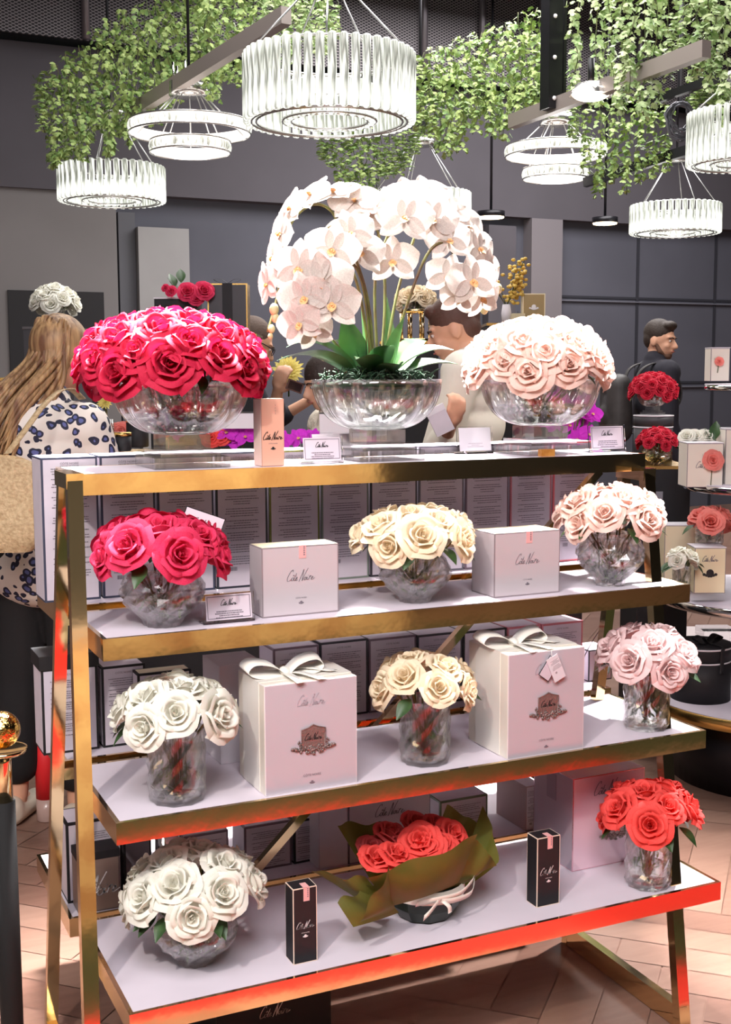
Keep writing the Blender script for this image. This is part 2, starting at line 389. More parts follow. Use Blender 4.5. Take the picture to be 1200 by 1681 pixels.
def carton(name, label, X0, X1, Y0, z0, h, depth, face, edge, group=None, cat='box', bw=.004, top=None, parent=None, rz=0, side=None):
    """straight sided printed carton, local origin at bottom centre of its front"""
    w = X1-X0; t = thing(name, label, cat, ((X0+X1)/2, Y0, z0), rz, group)
    b = MB(); x0, x1 = -w/2, w/2; b.box((x0, 0, 0), (x1, depth, h), 0); e = .0004
    b.box((x0+bw, -e, bw), (x1-bw, .001, h-bw), 1)
    b.box((x0-e, bw, bw), (x0+.001, depth-bw, h-bw), 3); b.box((x1-.001, bw, bw), (x1+e, depth-bw, h-bw), 3)
    b.box((x0+bw, bw, h-.001), (x1-bw, depth-bw, h+e), 2)
    b.build('carton_body', [edge, face, top or face, side or face], t); return t
def pcarton(name, label, px0, px1, ptop, Y0, z0, depth, face, edge, **k):
    # the two front corners and the top edge as seen in the picture, put on the vertical plane Y0
    pm = (px0+px1)/2
    # base row in the picture: solve where z0 meets Y0
    def x_at(px):
        lo, hi = 300., 1900.
        for _ in range(40):
            m_ = (lo+hi)/2
            if on(px, m_, Y=Y0).z > z0: lo = m_
            else: hi = m_
        return on(px, (lo+hi)/2, Y=Y0).x
    X0, X1 = x_at(px0), x_at(px1); h = on(pm, ptop, Y=Y0).z-z0
    return carton(name, label, X0, X1, Y0, z0, h, depth, face, edge, **k), X1-X0, h

# ------------------------------------------------------------------ the display shelf
Z = [1.3028, 1.0018, .6636, .3166]; YF = [0, -.1797, -.25, -.3161]; XR = 1.402; TH = .043
sh = thing('display_shelf', 'polished gold four tier stepped display shelf with white shelf tops', 'shelf', (0, 0, 0))
def shelf(x0, x1, y0, y1, z):
    p = MB().box((x0+.008, y0+.008, z-.02), (x1-.008, y1-.008, z-.0006)).build('shelf_top', laminate, sh)
    b = MB(); tk = .009
    b.box((x0, y0, z-TH), (x1, y0+tk, z)).box((x0, y1-tk, z-TH), (x1, y1, z)).box((x0, y0+tk, z-TH), (x0+tk, y1-tk, z)).box((x1-tk, y0+tk, z-TH), (x1, y1-tk, z))
    b.build('shelf_rail', gold, p)
shelf(0, XR, 0, .235, Z[0])
shelf(0, XR, YF[1], .12, Z[1]); shelf(0, XR, YF[2], .13, Z[2]); shelf(0, XR, YF[3], .12, Z[3])
ZR = [0, 1.0018, .657, .295]
shelf(-.01, XR+.05, .19, .46, ZR[1]); shelf(-.01, XR+.05, .19, .53, ZR[2]); shelf(-.01, XR+.05, .187, .597, ZR[3])
for (tf, bf, tr, br_) in (((-.02, -.055, 1.295), (-.062, -.27, 0), (-.021, .035, 1.295), (-.052, .23, 0)), ((1.372, -.045, 1.255), (1.272, -.349, 0), (1.385, .06, 1.255), (1.279, .124, 0))):
    MB().bar(tf, bf, .03, .024, up=(0, 1, 0)).build('front_leg', gold, sh)
    MB().bar(tr, br_, .026, .022, up=(0, 1, 0)).build('rear_leg', gold, sh)
    a = Vector(bf)+Vector((0, 0, .028)); c = Vector(br_)+Vector((0, .0, .028)); MB().bar(a, c, .022, .052).build('foot_bar', gold, sh)
    MB().bar(Vector(tf)+Vector((0, -.012, 0)), Vector(tr)+Vector((0, .012, 0)), .034, .03).build('top_joint', gold, sh)
MB().bar((1.374, .155, 1.25), (.2, .155, .14), .02, .02, up=(0, 1, 0)).build('diagonal_brace', gold, sh)

# ------------------------------------------------------------------ flowers
def rose_mesh(name, seed, openness=1.):
    r = random.Random(seed); b = MB()
    rows = [(3, .08, .07, .6, .05, 0), (3, .15, .18, .68, .1, 0), (3, .25, .34, .7, .18, .04), (4, .4, .54, .66, .28, .12), (5, .55, .76, .54, .4, .28), (5, .64, .98, .36, .5, .42)]
    for ri, (n, rb, rt, h, wv, curl) in enumerate(rows):
        a0 = r.random()*6.28; rt = rb+(rt-rb)*openness
        for k in range(n):
            a = a0+2*PI*k/n+r.uniform(-.12, .12); span = PI/n*1.35*(1+.1*r.random()); hh = h*r.uniform(.92, 1.07); tw = r.uniform(-.06, .06); ph = r.random()*6
            off = r.uniform(-.05, .05); hh *= r.uniform(.93, 1.05)
            def fn(u, v, a=a, span=span, hh=hh, rb=rb, rt=rt, curl=curl, tw=tw, ph=ph, off=off):
                s = (u*2-1); e = 1-.42*max(0, v-.45)*abs(s)**2*1.8
                wdt = span*(.35+.65*min(1, v*1.6)) * (1-.25*max(0, v-.6)*2*s*s)
                ang = a+s*wdt+tw*v
                rad = rb*.35+(rb*1.0-rb*.35)*min(1, v*2.2)+(rt-rb)*v**1.7+off+.035*math.sin(s*5+ph)*v*v
                rad += .05*abs(s)*0
                z = -.28+(hh+.28)*math.sin(min(1., v*1.02)*PI/2*.98)*e
                if v > .72: z -= curl*.55*(v-.72)/.28*.5*(1-.5*abs(s)); rad += curl*.4*(v-.72)/.28
                if ri < 2: rad *= 1-.35*v*.4
                return Vector((rad*math.cos(ang), rad*math.sin(ang), z))
            b.grid(fn, 7, 6)
    b.lathe([(.02, -.42), (.2, -.36), (.34, -.2), (.36, -.1), (.05, 0.)], 10, 0)
    return b
ROSE_B = [rose_mesh('rose', 1, 1.0), rose_mesh('rose', 5, .85), rose_mesh('rose', 11, 1.08)]
ROSES = {}
def roses(m):
    if m.name not in ROSES: ROSES[m.name] = [b.mesh('rose', m) for b in ROSE_B]
    return ROSES[m.name]
red = petal('deep_pink_petal', (192, 12, 56), (212, 36, 76)); hotpink = petal('hot_pink_petal', (222, 26, 84), (236, 70, 108))
creamr = petal('cream_petal', (250, 228, 190), (252, 238, 212)); blush = petal('blush_petal', (250, 206, 190), (252, 226, 214))
palepink = petal('pale_pink_petal', (248, 214, 214), (252, 230, 226)); whitep = petal('white_petal', (246, 244, 226), (252, 250, 242))
coral = petal('coral_petal', (246, 68, 62), (250, 100, 92)); dustyc = petal('dusty_coral_petal', (214, 74, 80), (240, 116, 110))
crimson = petal('crimson_petal', (190, 18, 48), (222, 44, 72)); salmon = petal('salmon_petal', (246, 130, 120), (250, 160, 148))
orchidw = petal('white_orchid_petal', (196, 184, 176), (214, 202, 194), .25); magenta = petal('magenta_petal', (206, 30, 200), (232, 70, 228))
yellowp = petal('yellow_petal', (244, 226, 120), (250, 240, 170))
def leaf_mesh(name, L, W, m, bend=.3, fold=.15, n=8):
    b = MB()
    def fn(u, v):
        s = u*2-1; w_ = W*math.sin(PI*min(1, max(0.02, v))**.85)*.5
        return Vector((s*w_, L*v, -bend*L*v*v+fold*abs(s)*w_*2))
    b.grid(fn, 4, n); return b.mesh(name, m)
LEAF_S = leaf_mesh('leaf', .055, .03, leaf_g)

def ring_fn(kind, R, H):
    """outer profile and facet modulation of each vase kind"""
    if kind == 'globe':
        prof = []
        for i in range(17):
            t = -.98+(1.62)*i/16; a = t*PI/2*.92
            prof.append((R*math.cos(a*.93) if i else R*.42, H*(i/16)))
        def mod(a, z): return 1-.055*abs(math.sin(a*8+math.pi*(.5+.5*math.sin(z/H*11))))-.02*math.sin(z/H*28)*math.cos(a*16)
        return prof, mod
    if kind == 'cylinder':
        prof = [(R*.9, 0), (R, .01*H)]+[(R, H*i/20) for i in range(1, 21)]
        def mod(a, z): return 1-.05*abs(math.sin(a*7+z/H*9))*abs(math.cos(a*7-z/H*9))
        return prof, mod
    prof = []
    for i in range(15):
        t = i/14; prof.append((R*(.26+.74*math.sin(t*PI/2)**.9), H*(1-math.cos(t*PI/2*.99))))
    def mod(a, z): return 1-.10*(1-abs(math.cos(a*4.5)))**1.3
    return prof, mod
VM = {}
def vase_mesh(kind, R, H, wt=.0045):
    k = (kind, round(R, 4), round(H, 4))
    if k in VM: return VM[k]
    prof, mod = ring_fn(kind, R, H); n = 96
    if kind != 'bowl':
        n = 22 if kind == 'globe' else 18; q = 7 if kind == 'globe' else 7
        P_ = lambda t: prof[min(len(prof)-1, int(round(t*(len(prof)-1))))]
        prof = [P_(i/q) for i in range(q+1)]
        mod = lambda a, z, n=n, q=q: 1-(.12 if kind == 'globe' else .09)*((int(round(a*n/2/PI))+int(round(z/H*q))) % 2)
    inner_n = 1; inner = [(max(.004, r-wt), max(z, wt*1.6)) for r, z in prof[::-1]]
    b = MB(); b.lathe(prof+inner, n, 0, lambda a, z: 1, cap=False)
    m_ = len(prof)
    # facet the outer wall only
    for i, (r, z) in enumerate(prof):
        for j in range(n):
            a = 2*PI*j/n; q = r*mod(a, z); b.v[i*n+j] = (q*math.cos(a), q*math.sin(a), z)
    for i, (r, z) in enumerate(inner):
        for j in range(n):
            a = 2*PI*j/n; q = max(.004, r*mod(a, prof[m_-1-i][1])-(0 if kind == 'bowl' else .001)); b.v[(m_+i)*n+j] = (q*math.cos(a), q*math.sin(a), z)
    b.add([b.v[j] for j in range(n)], [tuple(range(n))[::-1]]); b.add([b.v[(2*m_-1)*n+j] for j in range(n)], [tuple(range(n))])
    if kind != 'bowl': b.sm = [i >= (m_-1)*n for i in range(len(b.f))]
    me = b.mesh('vase', glass); VM[k] = me; return me
def pedestal_mesh(s, H):
    b = MB(); hs = s/2; h1 = H*.34
    b.box((-hs, -hs, 0), (hs, hs, h1)); b.box((-hs*.8, -hs*.8, h1), (hs*.8, hs*.8, h1*1.6)); b.box((-hs*.6, -hs*.6, h1*1.6), (hs*.6, hs*.6, H)); return b.mesh('foot', foot_glass)
def dome(n, a, h, seed, low=.25, first=True):
    """spread n heads over a dome of half width a and height h: (pos, normal)"""
    r = random.Random(seed); out = []; ga = PI*(3-math.sqrt(5))
    for i in range(n):
        t = (i+.5)/n; c = 1-t*(1+low); s = math.sqrt(max(0, 1-c*c)); an = i*ga+seed
        p = Vector((a*s*math.cos(an), a*s*math.sin(an), h*c)); nn = Vector((p.x/a**1.2, p.y/a**1.2, max(p.z, 0)/h**1.2*.9+.22*a**-.2)).normalized()
        nn = (nn+Vector([r.uniform(-.12, .12) for _ in range(3)])).normalized(); out.append((p, nn))
    return out
def arrangement(name, label, loc, kind, R, H, m, n, a, h, D, seed, foot=0, leaves=6, low=.2, lift=0, group=None, cat='flower arrangement', waterf=.5, shift=0, heads=None, vmesh=None):
    t = thing(name, label, cat, loc, 0, group)
    z0 = foot
    if foot: put('foot', pedestal_mesh(R*1.1, foot), t)
    put('vase', vase_mesh(kind, R, H), t, (0, 0, z0), (0, 0, seed*.3))
    prof, _ = ring_fn(kind, R, H)
    wp = [((r-.0045)*(.88 if kind == 'bowl' else .86)-.001, z) for r, z in prof if .012 < z < H*waterf]
    if len(wp) > 1 and waterf: MB().lathe([(wp[0][0]*.9, .0095)]+wp, 32).build('resin_filling', water, t, (0, 0, z0))
    r = random.Random(seed); rm = heads or roses(m); cen = Vector((shift, 0, z0+H+lift))
    hd = dome(n, a-D*.36, h-D*.36, seed, low)
    sb = MB(); nst = 0
    for i, (p, nn) in enumerate(hd):
        q = nn.to_track_quat('Z', 'Y') @ Quaternion((0, 0, 1), r.random()*6.28)
        o = put('rose', rm[i % len(rm)], t, cen+p, q, D/2*r.uniform(.92, 1.1))
        if i % max(1, n//10) == 0:
            ex = Vector((p.x, p.y, 0)); ex = ex.normalized()*min(ex.length, R*.78) if ex.length > 0 else ex
            ang = r.random()*6.28; bt = Vector((math.cos(ang), math.sin(ang), 0))*R*.35*r.random()
            sb.tube(spline([cen+p*.85, Vector((ex.x*.6, ex.y*.6, z0+H*.75)), Vector((bt.x, bt.y, z0+H*.3)), Vector((-bt.x*.6+ex.x*.15, -bt.y*.6, z0+.014))], 4), .0023, 6); nst += 1
    # leaves seen through the glass low in the vase
    lb = MB()
    rr = {'globe': .62, 'cylinder': .7}.get(kind, .45)*R
    for i in range(34):
        an = r.random()*6.28; rad = rr*math.sqrt(r.random()); p = Vector((rad*math.cos(an), rad*math.sin(an), z0+H*r.uniform(.12, .42)+.004))
        d = Vector((r.uniform(-1, 1), r.uniform(-1, 1), r.uniform(.2, 1.4))).normalized()*.022; sd = d.cross(Vector((0, 0, 1))).normalized()*.0035
        lb.add([p-sd*.4, p+d*.5-sd, p+d, p+d*.5+sd, p+sd*.4], [(0, 1, 2, 3, 4)])
    sb.build('stem', stem_g, t); lb.build('submerged_leaf', mat('bright_leaf', (124, 160, 84), .5), t)
    for i in range(leaves):
        an = r.random()*6.28; p = cen+Vector((a*.62*math.cos(an), a*.62*math.sin(an), -D*.12)); put('leaf', LEAF_S, t, p, Euler((-.3+r.uniform(-.3, .2), r.uniform(-.4, .4), an-PI/2)))
    return t
def XY(px, Y, zz):
    d = ray(px, 600); lo, hi = 100., 1900.
    for _ in range(40):
        m_ = (lo+hi)/2
        if on(px, m_, Y=Y).z > zz: lo = m_
        else: hi = m_
    return on(px, lo, Y=Y).x
# top shelf bowls
xa = XY(298, .13, Z[0]); xb = XY(619, .13, Z[0]); xc = XY(884, .13, Z[0])
arrangement('rose_bowl', 'large footed crystal bowl crowded with deep pink red roses on the top shelf', (xa, .125, Z[0]), 'bowl', .15, .115, red, 40, .215, .135, .104, 3, foot=.07, leaves=4, low=.16, lift=.026, waterf=.5, shift=-.018)
arrangement('rose_bowl', 'large footed crystal bowl of pale blush roses on the right of the top shelf', (xc, .125, Z[0]), 'bowl', .15, .115, blush, 38, .19, .13, .104, 8, foot=.07, leaves=4, low=.16, lift=.026, waterf=.5, shift=-.01)
# second shelf
x = XY(270, -.105, Z[1]); arrangement('rose_vase', 'round cut crystal vase of hot pink roses on the second shelf', (x, -.095, Z[1]), 'globe', .088, .118, hotpink, 13, .143, .084, .094, 2, low=.12, lift=.028, waterf=.0)
x = XY(685, -.097, Z[1]); arrangement('rose_vase', 'round cut crystal vase of cream roses between two ivory cartons', (x, -.085, Z[1]), 'globe', .083, .11, creamr, 14, .145, .082, .088, 4, low=.12, lift=.028, waterf=0)
x = XY(1005, -.11, Z[1]); arrangement('rose_vase', 'round cut crystal vase of blush roses at right end of second shelf', (x, -.1, Z[1]), 'globe', .083, .125, blush, 13, .135, .09, .09, 6, low=.12, lift=.03, waterf=.45)
# third shelf
x = XY(292, -.17, Z[2]); arrangement('rose_vase', 'cylindrical crystal vase of white roses left of the ribboned gift box', (x, -.165, Z[2]), 'cylinder', .0595, .145, whitep, 12, .132, .082, .088, 5, low=.1, lift=.024, waterf=.4)
x = XY(699, -.17, Z[2]); arrangement('rose_vase', 'cylindrical crystal vase of cream roses between two ribboned gift boxes', (x, -.165, Z[2]), 'cylinder', .057, .14, creamr, 10, .118, .082, .08, 9, low=.1, lift=.024, waterf=.4)
x = XY(1060, -.165, Z[2]); arrangement('rose_vase', 'cylindrical crystal vase of pale pink roses at right end of third shelf', (x, -.165, Z[2]), 'cylinder', .056, .135, palepink, 11, .125, .095, .088, 12, low=.1, lift=.024, waterf=.4)
# fourth shelf
x = XY(322, -.165, Z[3]); arrangement('rose_vase', 'round cut crystal vase of full white roses on the lowest shelf', (x, -.16, Z[3]), 'globe', .09, .112, whitep, 15, .15, .105, .094, 7, low=.12, lift=.03, waterf=0)
x = XY(1063, -.25, Z[3]); arrangement('rose_vase', 'cylindrical crystal vase of coral red roses on the lowest shelf', (x, -.25, Z[3]), 'cylinder', .055, .14, coral, 11, .12, .09, .086, 10, low=.1, lift=.024, waterf=.4)

# ------------------------------------------------------------------ orchids
def tepal(b, L, W, ang, tilt, cup=.12, m=0, z0=0., pw=.75):
    A = Matrix.Rotation(ang, 4, 'Z') @ Matrix.Rotation(tilt, 4, 'X')
    def fn(u, v):
        s = u*2-1; w_ = W*.5*max(.0, math.sin(PI*min(.995, max(.015, v**pw))))**.62; p = Vector((s*w_, L*v, cup*L*(s*s*.35)-cup*L*v*v*.6+.02*L*math.sin(s*4+ang)*v))
        return A @ (p+Vector((0, 0, z0)))
    b.grid(fn, 6, 7, m)
def orchid_mesh(m):
    b = MB()
    for a in (0, 2.25, -2.25): tepal(b, .5, .34, a, .08)
    for a in (1.28, -1.28): tepal(b, .53, .6, a, -.02, z0=.02, pw=.8)
    tepal(b, .2, .16, PI, .9, m=1, z0=.03); tepal(b, .13, .1, PI-1.1, 1.0, m=1, z0=.03); tepal(b, .13, .1, PI+1.1, 1.0, m=1, z0=.03)
    b.ell((0, 0, .05), (.03, .03, .05), 1, 8, 6)
    return b.mesh('orchid_flower', [m, mat('orchid_lip', (240, 204, 130), .5, rgb2=(224, 150, 120), vscale=60)])
OW = orchid_mesh(orchidw); OM = orchid_mesh(magenta)
t = thing('orchid_bowl', 'footed crystal bowl of tall arching white orchids in the middle of the top shelf', 'orchid plant', (xb, .13, Z[0]))
put('foot', pedestal_mesh(.165, .07), t); put('vase', vase_mesh('bowl', .153, .118), t, (0, 0, .07))
base = Vector((xb, .13, Z[0])); mb_ = MB(); r = random.Random(4)
for i in range(260):
    a = r.random()*6.28; q = .13*math.sqrt(r.random()); p = Vector((q*math.cos(a), q*math.sin(a), .178+.012*r.random()+.02*(1-q/.13)))
    d = Vector((r.uniform(-1, 1), r.uniform(-1, 1), r.uniform(-.2, .7))).normalized()*.03; mb_.tube([p, p+d*.5+Vector((0, 0, .006)), p+d], .0018, 4)
mb_.lathe([(.02, .16), (.118, .168), (.12, .178), (.05, .192)], 24)
mb_.build('moss', mat('dark_moss', (26, 36, 26), .9, rgb2=(44, 78, 52), vscale=40), t)['kind'] = 'stuff'
oleaf = mat('orchid_leaf_green', (52, 86, 56), .3, rgb2=(80, 118, 66), vscale=12)
def oleaf_obj(tip, rise, W, roll=0, start=(0, 0, .19)):
    s_ = Vector(start); e_ = Vector(tip); mid = (s_+e_)/2+Vector((0, 0, rise)); b = MB(); d = (e_-s_); side = d.cross(Vector((0, 0, 1)))
    if side.length < .01: side = RT.copy()
    side.normalize(); side = Quaternion(d.normalized(), roll) @ side; nrm = side.cross(d.normalized())
    def fn(u, v):
        s = u*2-1; p = s_*(1-v)**2+mid*2*v*(1-v)+e_*v*v; w_ = W*.5*math.sin(PI*min(.985, max(.06, v**.72)))
        return p+side*s*w_+nrm*abs(s)*w_*.35
    b.grid(fn, 6, 12); b.build('orchid_leaf', oleaf, t)
def dpx(px, py, Y): return on(px, py, Y=Y)-base
for (px, py, Y, rise, W, roll, sx_) in ((455, 592, .0, .06, .055, .2, -.05), (470, 570, .10, .08, .045, 0, -.04), (563, 512, .12, .0, .075, 1.35, -.03), (592, 498, .2, .0, .07, 1.4, -.03), (635, 488, .2, .0, .075, 1.2, .02), (664, 520, .05, .0, .07, 1.5, .03), (745, 575, .05, .05, .07, .3, .03), (752, 598, .12, .03, .07, .2, .04), (640, 568, -.05, .04, .06, .1, .0), (700, 560, .22, .05, .06, .4, .04), (585, 590, -.06, .04, .06, .1, 0.), (655, 598, -.1, .02, .06, .1, .02), (545, 560, .18, .05, .05, .4, -.03)):
    oleaf_obj(dpx(px, py, Y), rise, W, roll, (sx_, 0, .185))
ostem = mat('orchid_stem', (110, 116, 60), .5, rgb2=(86, 62, 44), vscale=14)
STEMS = [((600, 600), (590, 480), (560, 400), (548, 352), (520, 335), (490, 350), (470, 385), (462, 440), (455, 490), (440, 545)),
         ((612, 600), (605, 500), (582, 420), (560, 372), (530, 380), (505, 420), (500, 470)),
         ((632, 600), (632, 500), (628, 420), (610, 350), (580, 320)), ((640, 600), (648, 500), (670, 420), (700, 350), (740, 350), (775, 400), (790, 470)),
         ((650, 600), (665, 510), (700, 420), (730, 400), (755, 440), (760, 490)), ((625, 600), (616, 460), (640, 380), (672, 330)), ((605, 600), (598, 480), (575, 430), (545, 450), (530, 530), (560, 575))]
for i, st in enumerate(STEMS):
    Yb = .13; pts = []
    for k, (px, py) in enumerate(st):
        f_ = k/(len(st)-1); pts.append(dpx(px, py, .13+(-.06 if i in (1, 4, 6) else .03)*math.sin(f_*PI)))
    pts[0] = Vector((pts[0].x*.4, 0, .19)); MB().tube(spline(pts, 6), .0035, 7).build('orchid_stem', ostem, t)
# flowers: picture position, depth, facing (x right, y towards viewer, z up), size
FL = [(548,318,.16,(-.3,.5,.9),.12),(510,322,.16,(-.6,.5,.7),.12),(478,345,.15,(-.8,.5,.4),.115),(462,385,.15,(-.9,.5,.1),.11),(450,425,.14,(-.95,.4,0),.11),(440,468,.13,(-.9,.5,-.1),.105),(582,332,.12,(-.1,.8,.6),.12),(610,350,.15,(.1,.9,.4),.12),
 (492,442,.05,(-.3,.95,-.1),.13),(545,412,.04,(0,1,0),.125),(575,385,.06,(.1,.95,.2),.115),(530,462,.02,(-.1,1,-.1),.135),(500,490,.03,(-.2,1,-.15),.12),(545,500,.0,(-.05,1,-.15),.125),(590,415,.1,(.2,.9,.1),.12),(492,532,.03,(-.3,.9,-.2),.105),(515,545,.05,(.1,.9,-.3),.09),
 (668,322,.15,(0,.8,.6),.12),(700,320,.16,(.2,.8,.6),.12),(640,345,.14,(-.2,.9,.3),.12),(665,360,.08,(-.1,1,.2),.13),(708,362,.08,(.2,.95,.2),.13),(738,352,.14,(.4,.8,.5),.12),(735,395,.07,(.3,.9,.1),.115),(765,372,.14,(.6,.7,.3),.12),(785,410,.13,(.7,.7,.1),.115),(800,445,.13,(.8,.6,0),.11),(735,455,.08,(0,1,-.1),.11),(775,462,.04,(.3,.95,-.1),.125),(790,490,.1,(.5,.8,-.2),.105),(645,430,.12,(-.1,.95,0),.12),(752,490,.07,(.1,.9,-.3),.09)]
SIDE = Vector((math.cos(YAW), -math.sin(YAW), 0)); TOW = Vector((-math.sin(YAW), -math.cos(YAW), 0))
for i, (px, py, Y, (a_, b2, c_), S) in enumerate(FL):
    n_ = (SIDE*a_+TOW*b2+Vector((0, 0, c_))).normalized(); zax = n_; yax = (Vector((0, 0, 1))-zax*zax.z).normalized(); xax = yax.cross(zax)
    q = Matrix((xax, yax, zax)).transposed().to_quaternion() @ Quaternion((0, 0, 1), r.uniform(-.35, .35))
    put('orchid_flower', OW, t, dpx(px, py, Y), q, S*1.02)
bm_ = mat('orchid_bud', (196, 184, 140), .5)
for (px, py, s_) in ((450, 508, .011), (452, 522, .009), (446, 540, .008), (444, 552, .006), (530, 548, .012), (532, 585, .009), (795, 508, .01), (817, 474, .011), (805, 490, .009)): MB().ell(dpx(px, py, .12), (s_, s_, s_*1.25), n=10, k=8).build('orchid_bud', bm_, t)

# ------------------------------------------------------------------ cartons on the shelves
def logo(t, w_, z, m=ink_grey, sw=.5, y=-.0012, x=0, lw=.001): put('signature', sig_mesh(w_*sw, m, lw), t, (x, y, z))
def brandline(t, z, size=.006, m=ink_grey, crest=True, x=0):
    put('brand_name', text_mesh('CÔTE NOIRE', size, m), t, (x, -.0012, z))
    if crest: put('crest_mark', CM[m.name], t, (x, -.0012, z-size*1.9))
def seal(t, x, h, depth, w_=.016, drop=.026):
    b = MB(); b.box((x-w_/2, -.0012, h-drop), (x+w_/2, -.0004, h+.0008)); b.box((x-w_/2, -.0012, h+.0002), (x+w_/2, drop*.8, h+.001))
    o = b.build('seal_sticker', pink_seal, t); k = MB()
    for i in range(5): k.add([(x+w_*.12, -.0014, h-.004-i*.004), (x+w_*.32, -.0014, h-.004-i*.004), (x+w_*.32, -.0014, h-.0015-i*.004), (x+w_*.12, -.0014, h-.0015-i*.004)], [(0, 1, 2, 3)])
    k.build('small_print', ink_grey, o)
BACKP = lines_mesh(.078, .25, 44, ink_grey, 2, True); BACKP2 = lines_mesh(.07, .13, 26, ink_grey, 5, False)
edges2 = [72, 168, 260, 355, 442, 527, 607, 686, 762, 835, 905, 970]
nav = mat('navy_card', (62, 66, 86), .5)
ec = [nav, nav, nav, mat('black_blue_card', (40, 44, 54), .5), mat('olive_card', (120, 122, 60), .5), mat('sage_card', (128, 138, 128), .5), mat('charcoal_card', (56, 54, 62), .5), mat('grey_card', (112, 108, 118), .5), mat('mauve_card', (120, 100, 112), .5), mat('rose_card', (196, 112, 122), .5), mat('coral_card', (224, 112, 120), .5)]
lb2 = ['first from the left, outside the gold post', 'second from the left behind hot pink roses', 'third from the left above the hot pink roses', 'black edged, fourth from the left', 'with olive green edges, behind an ivory carton', 'with sage edges, left of the cream roses', 'with charcoal edges, behind the cream roses', 'with grey edges, right of the cream roses', 'with mauve edges, behind the right ivory carton', 'with rose pink edges, left of coral edged one', 'with coral edges, rightmost of the tall row']
h2 = on(72, 752, Y=.25).z-ZR[1]
def xz(px, Y, z): return XY(px, Y, z)
for i in range(11):
    X0, X1 = xz(edges2[i], .25, ZR[1])+.003, xz(edges2[i+1], .25, ZR[1])-.003
    t = carton('diffuser_carton', 'tall lilac carton turned backwards, '+lb2[i], X0, X1, .25, ZR[1], h2, .11, lilac, ec[i], group='tall cartons on the rear second shelf', bw=.0045, top=laminate)
    put('small_print', BACKP, t, (0, -.0012, h2-.02), scale=((X1-X0)/.118, 1, 1))
    put('headline', text_mesh('CÔTE NOIRE', .007, ink_grey), t, (0, -.0012, h2-.016))
# row on rear third shelf
row3 = [(72, 163, 1095, .25, black, 'black edged carton with black lid, outside the left gold post'), (170, 241, 1092, .25, black, 'black edged lilac carton behind the left gold posts'),
        (450, 524, 1062, .25, ec[8], 'lilac carton back, half hidden by the first big gift box'), (526, 604, 1052, .25, ec[6], 'lilac carton back just right of the first gift box bow'),
        (606, 683, 1046, .25, ec[8], 'lilac carton back above the middle cream roses'), (685, 758, 1040, .25, ec[6], 'lilac carton back crossed by the gold brace'),
        (760, 830, 1034, .25, black, 'lilac carton back left of second gift box bow'), (832, 886, 1028, .25, ec[9], 'lilac carton back behind the second gift box bow'), (888, 955, 1022, .25, ec[9], 'pink edged carton back above the second gift box')]
for k, (a, c, ty, Y, em, lab) in enumerate(row3):
    t, w_, h = pcarton('candle_carton', lab, a, c, ty, Y, ZR[2], .1, lilac, em, group='cartons on the rear third shelf', bw=.005)
    put('small_print', BACKP2, t, (0, -.0012, h-.03), scale=(w_/.1, 1, 1)); put('headline', text_mesh('CÔTE NOIRE', .0065, ink_grey), t, (0, -.0012, h-.018))
    if k == 0: MB().box((-w_/2-.004, -.003, h-.002), (w_/2+.004, .104, h+.03)).build('lid', [black], t)
t, w_, h = pcarton('candle_carton', 'black carton with pale gold top in front of the row behind white roses', 229, 316, 1102, .2, ZR[2], .048, lilac, black, group='cartons on the rear third shelf', bw=.005, top=cream)
put('small_print', BACKP2, t, (0, -.0012, h-.03)); put('headline', text_mesh('CÔTE NOIRE', .0065, ink_grey), t, (0, -.0012, h-.018))
t, w_, h = pcarton('gift_carton', 'plain white tall carton standing between white roses and the ribboned gift box', 363, 434, 1090, .0, Z[2], .12, card, card, cat='box', bw=.003)
t, w_, h = pcarton('gift_carton', 'lilac carton with large script initial beside the second gift box', 966, 1004, 1066, .27, ZR[2], .09, lilac, ec[6], bw=.003)
put('signature', strokes(SIG[:1], .5, .0025, 'signature', ink_silver, .3), t, (0.0, -.0012, h*.45))
# row on rear lowest shelf
t, w_, h = pcarton('candle_carton', 'tall black edged carton behind the brown candle box', 112, 203, 1345, .27, ZR[3], .1, lilac, black, bw=.006)
put('small_print', BACKP2, t, (0, -.0012, h-.03))
t, w_, h = pcarton('candle_box', 'brown candle box with white script letters and a black lid', 130, 198, 1400, .2, ZR[3], .065, mat('taupe_card', (132, 112, 102), .35), mat('taupe_edge', (96, 80, 74), .4), bw=.003)
MB().box((-w_/2-.001, -.0015, h-.014), (w_/2+.001, .066, h+.004)).build('lid', black, t)
NOI = [SIG[6], [(1.2,.28),(1.12,.2),(1.15,.05),(1.24,.02),(1.3,.14),(1.27,.27),(1.2,.28)], SIG[8], SIG[9], SIG[10], SIG[11]]
put('signature', strokes(NOI, w_*1.3, .0022, 'signature', whiteink, 1.28), t, (.01, -.0012, h*.42))
rb = MB(); rb.tube([(.013*math.cos(a/24*2*PI), 0, .013*math.sin(a/24*2*PI)) for a in range(24)], .0016, 6, closed=True); rb.tube([(.006*math.cos(a/16*2*PI), 0, .006*math.sin(a/16*2*PI)) for a in range(16)], .0012, 6, closed=True)
rb.build('ring_emblem', mat('silver_foil', (210, 205, 205), .25, .9), t, (-.012, -.0012, h*.42))
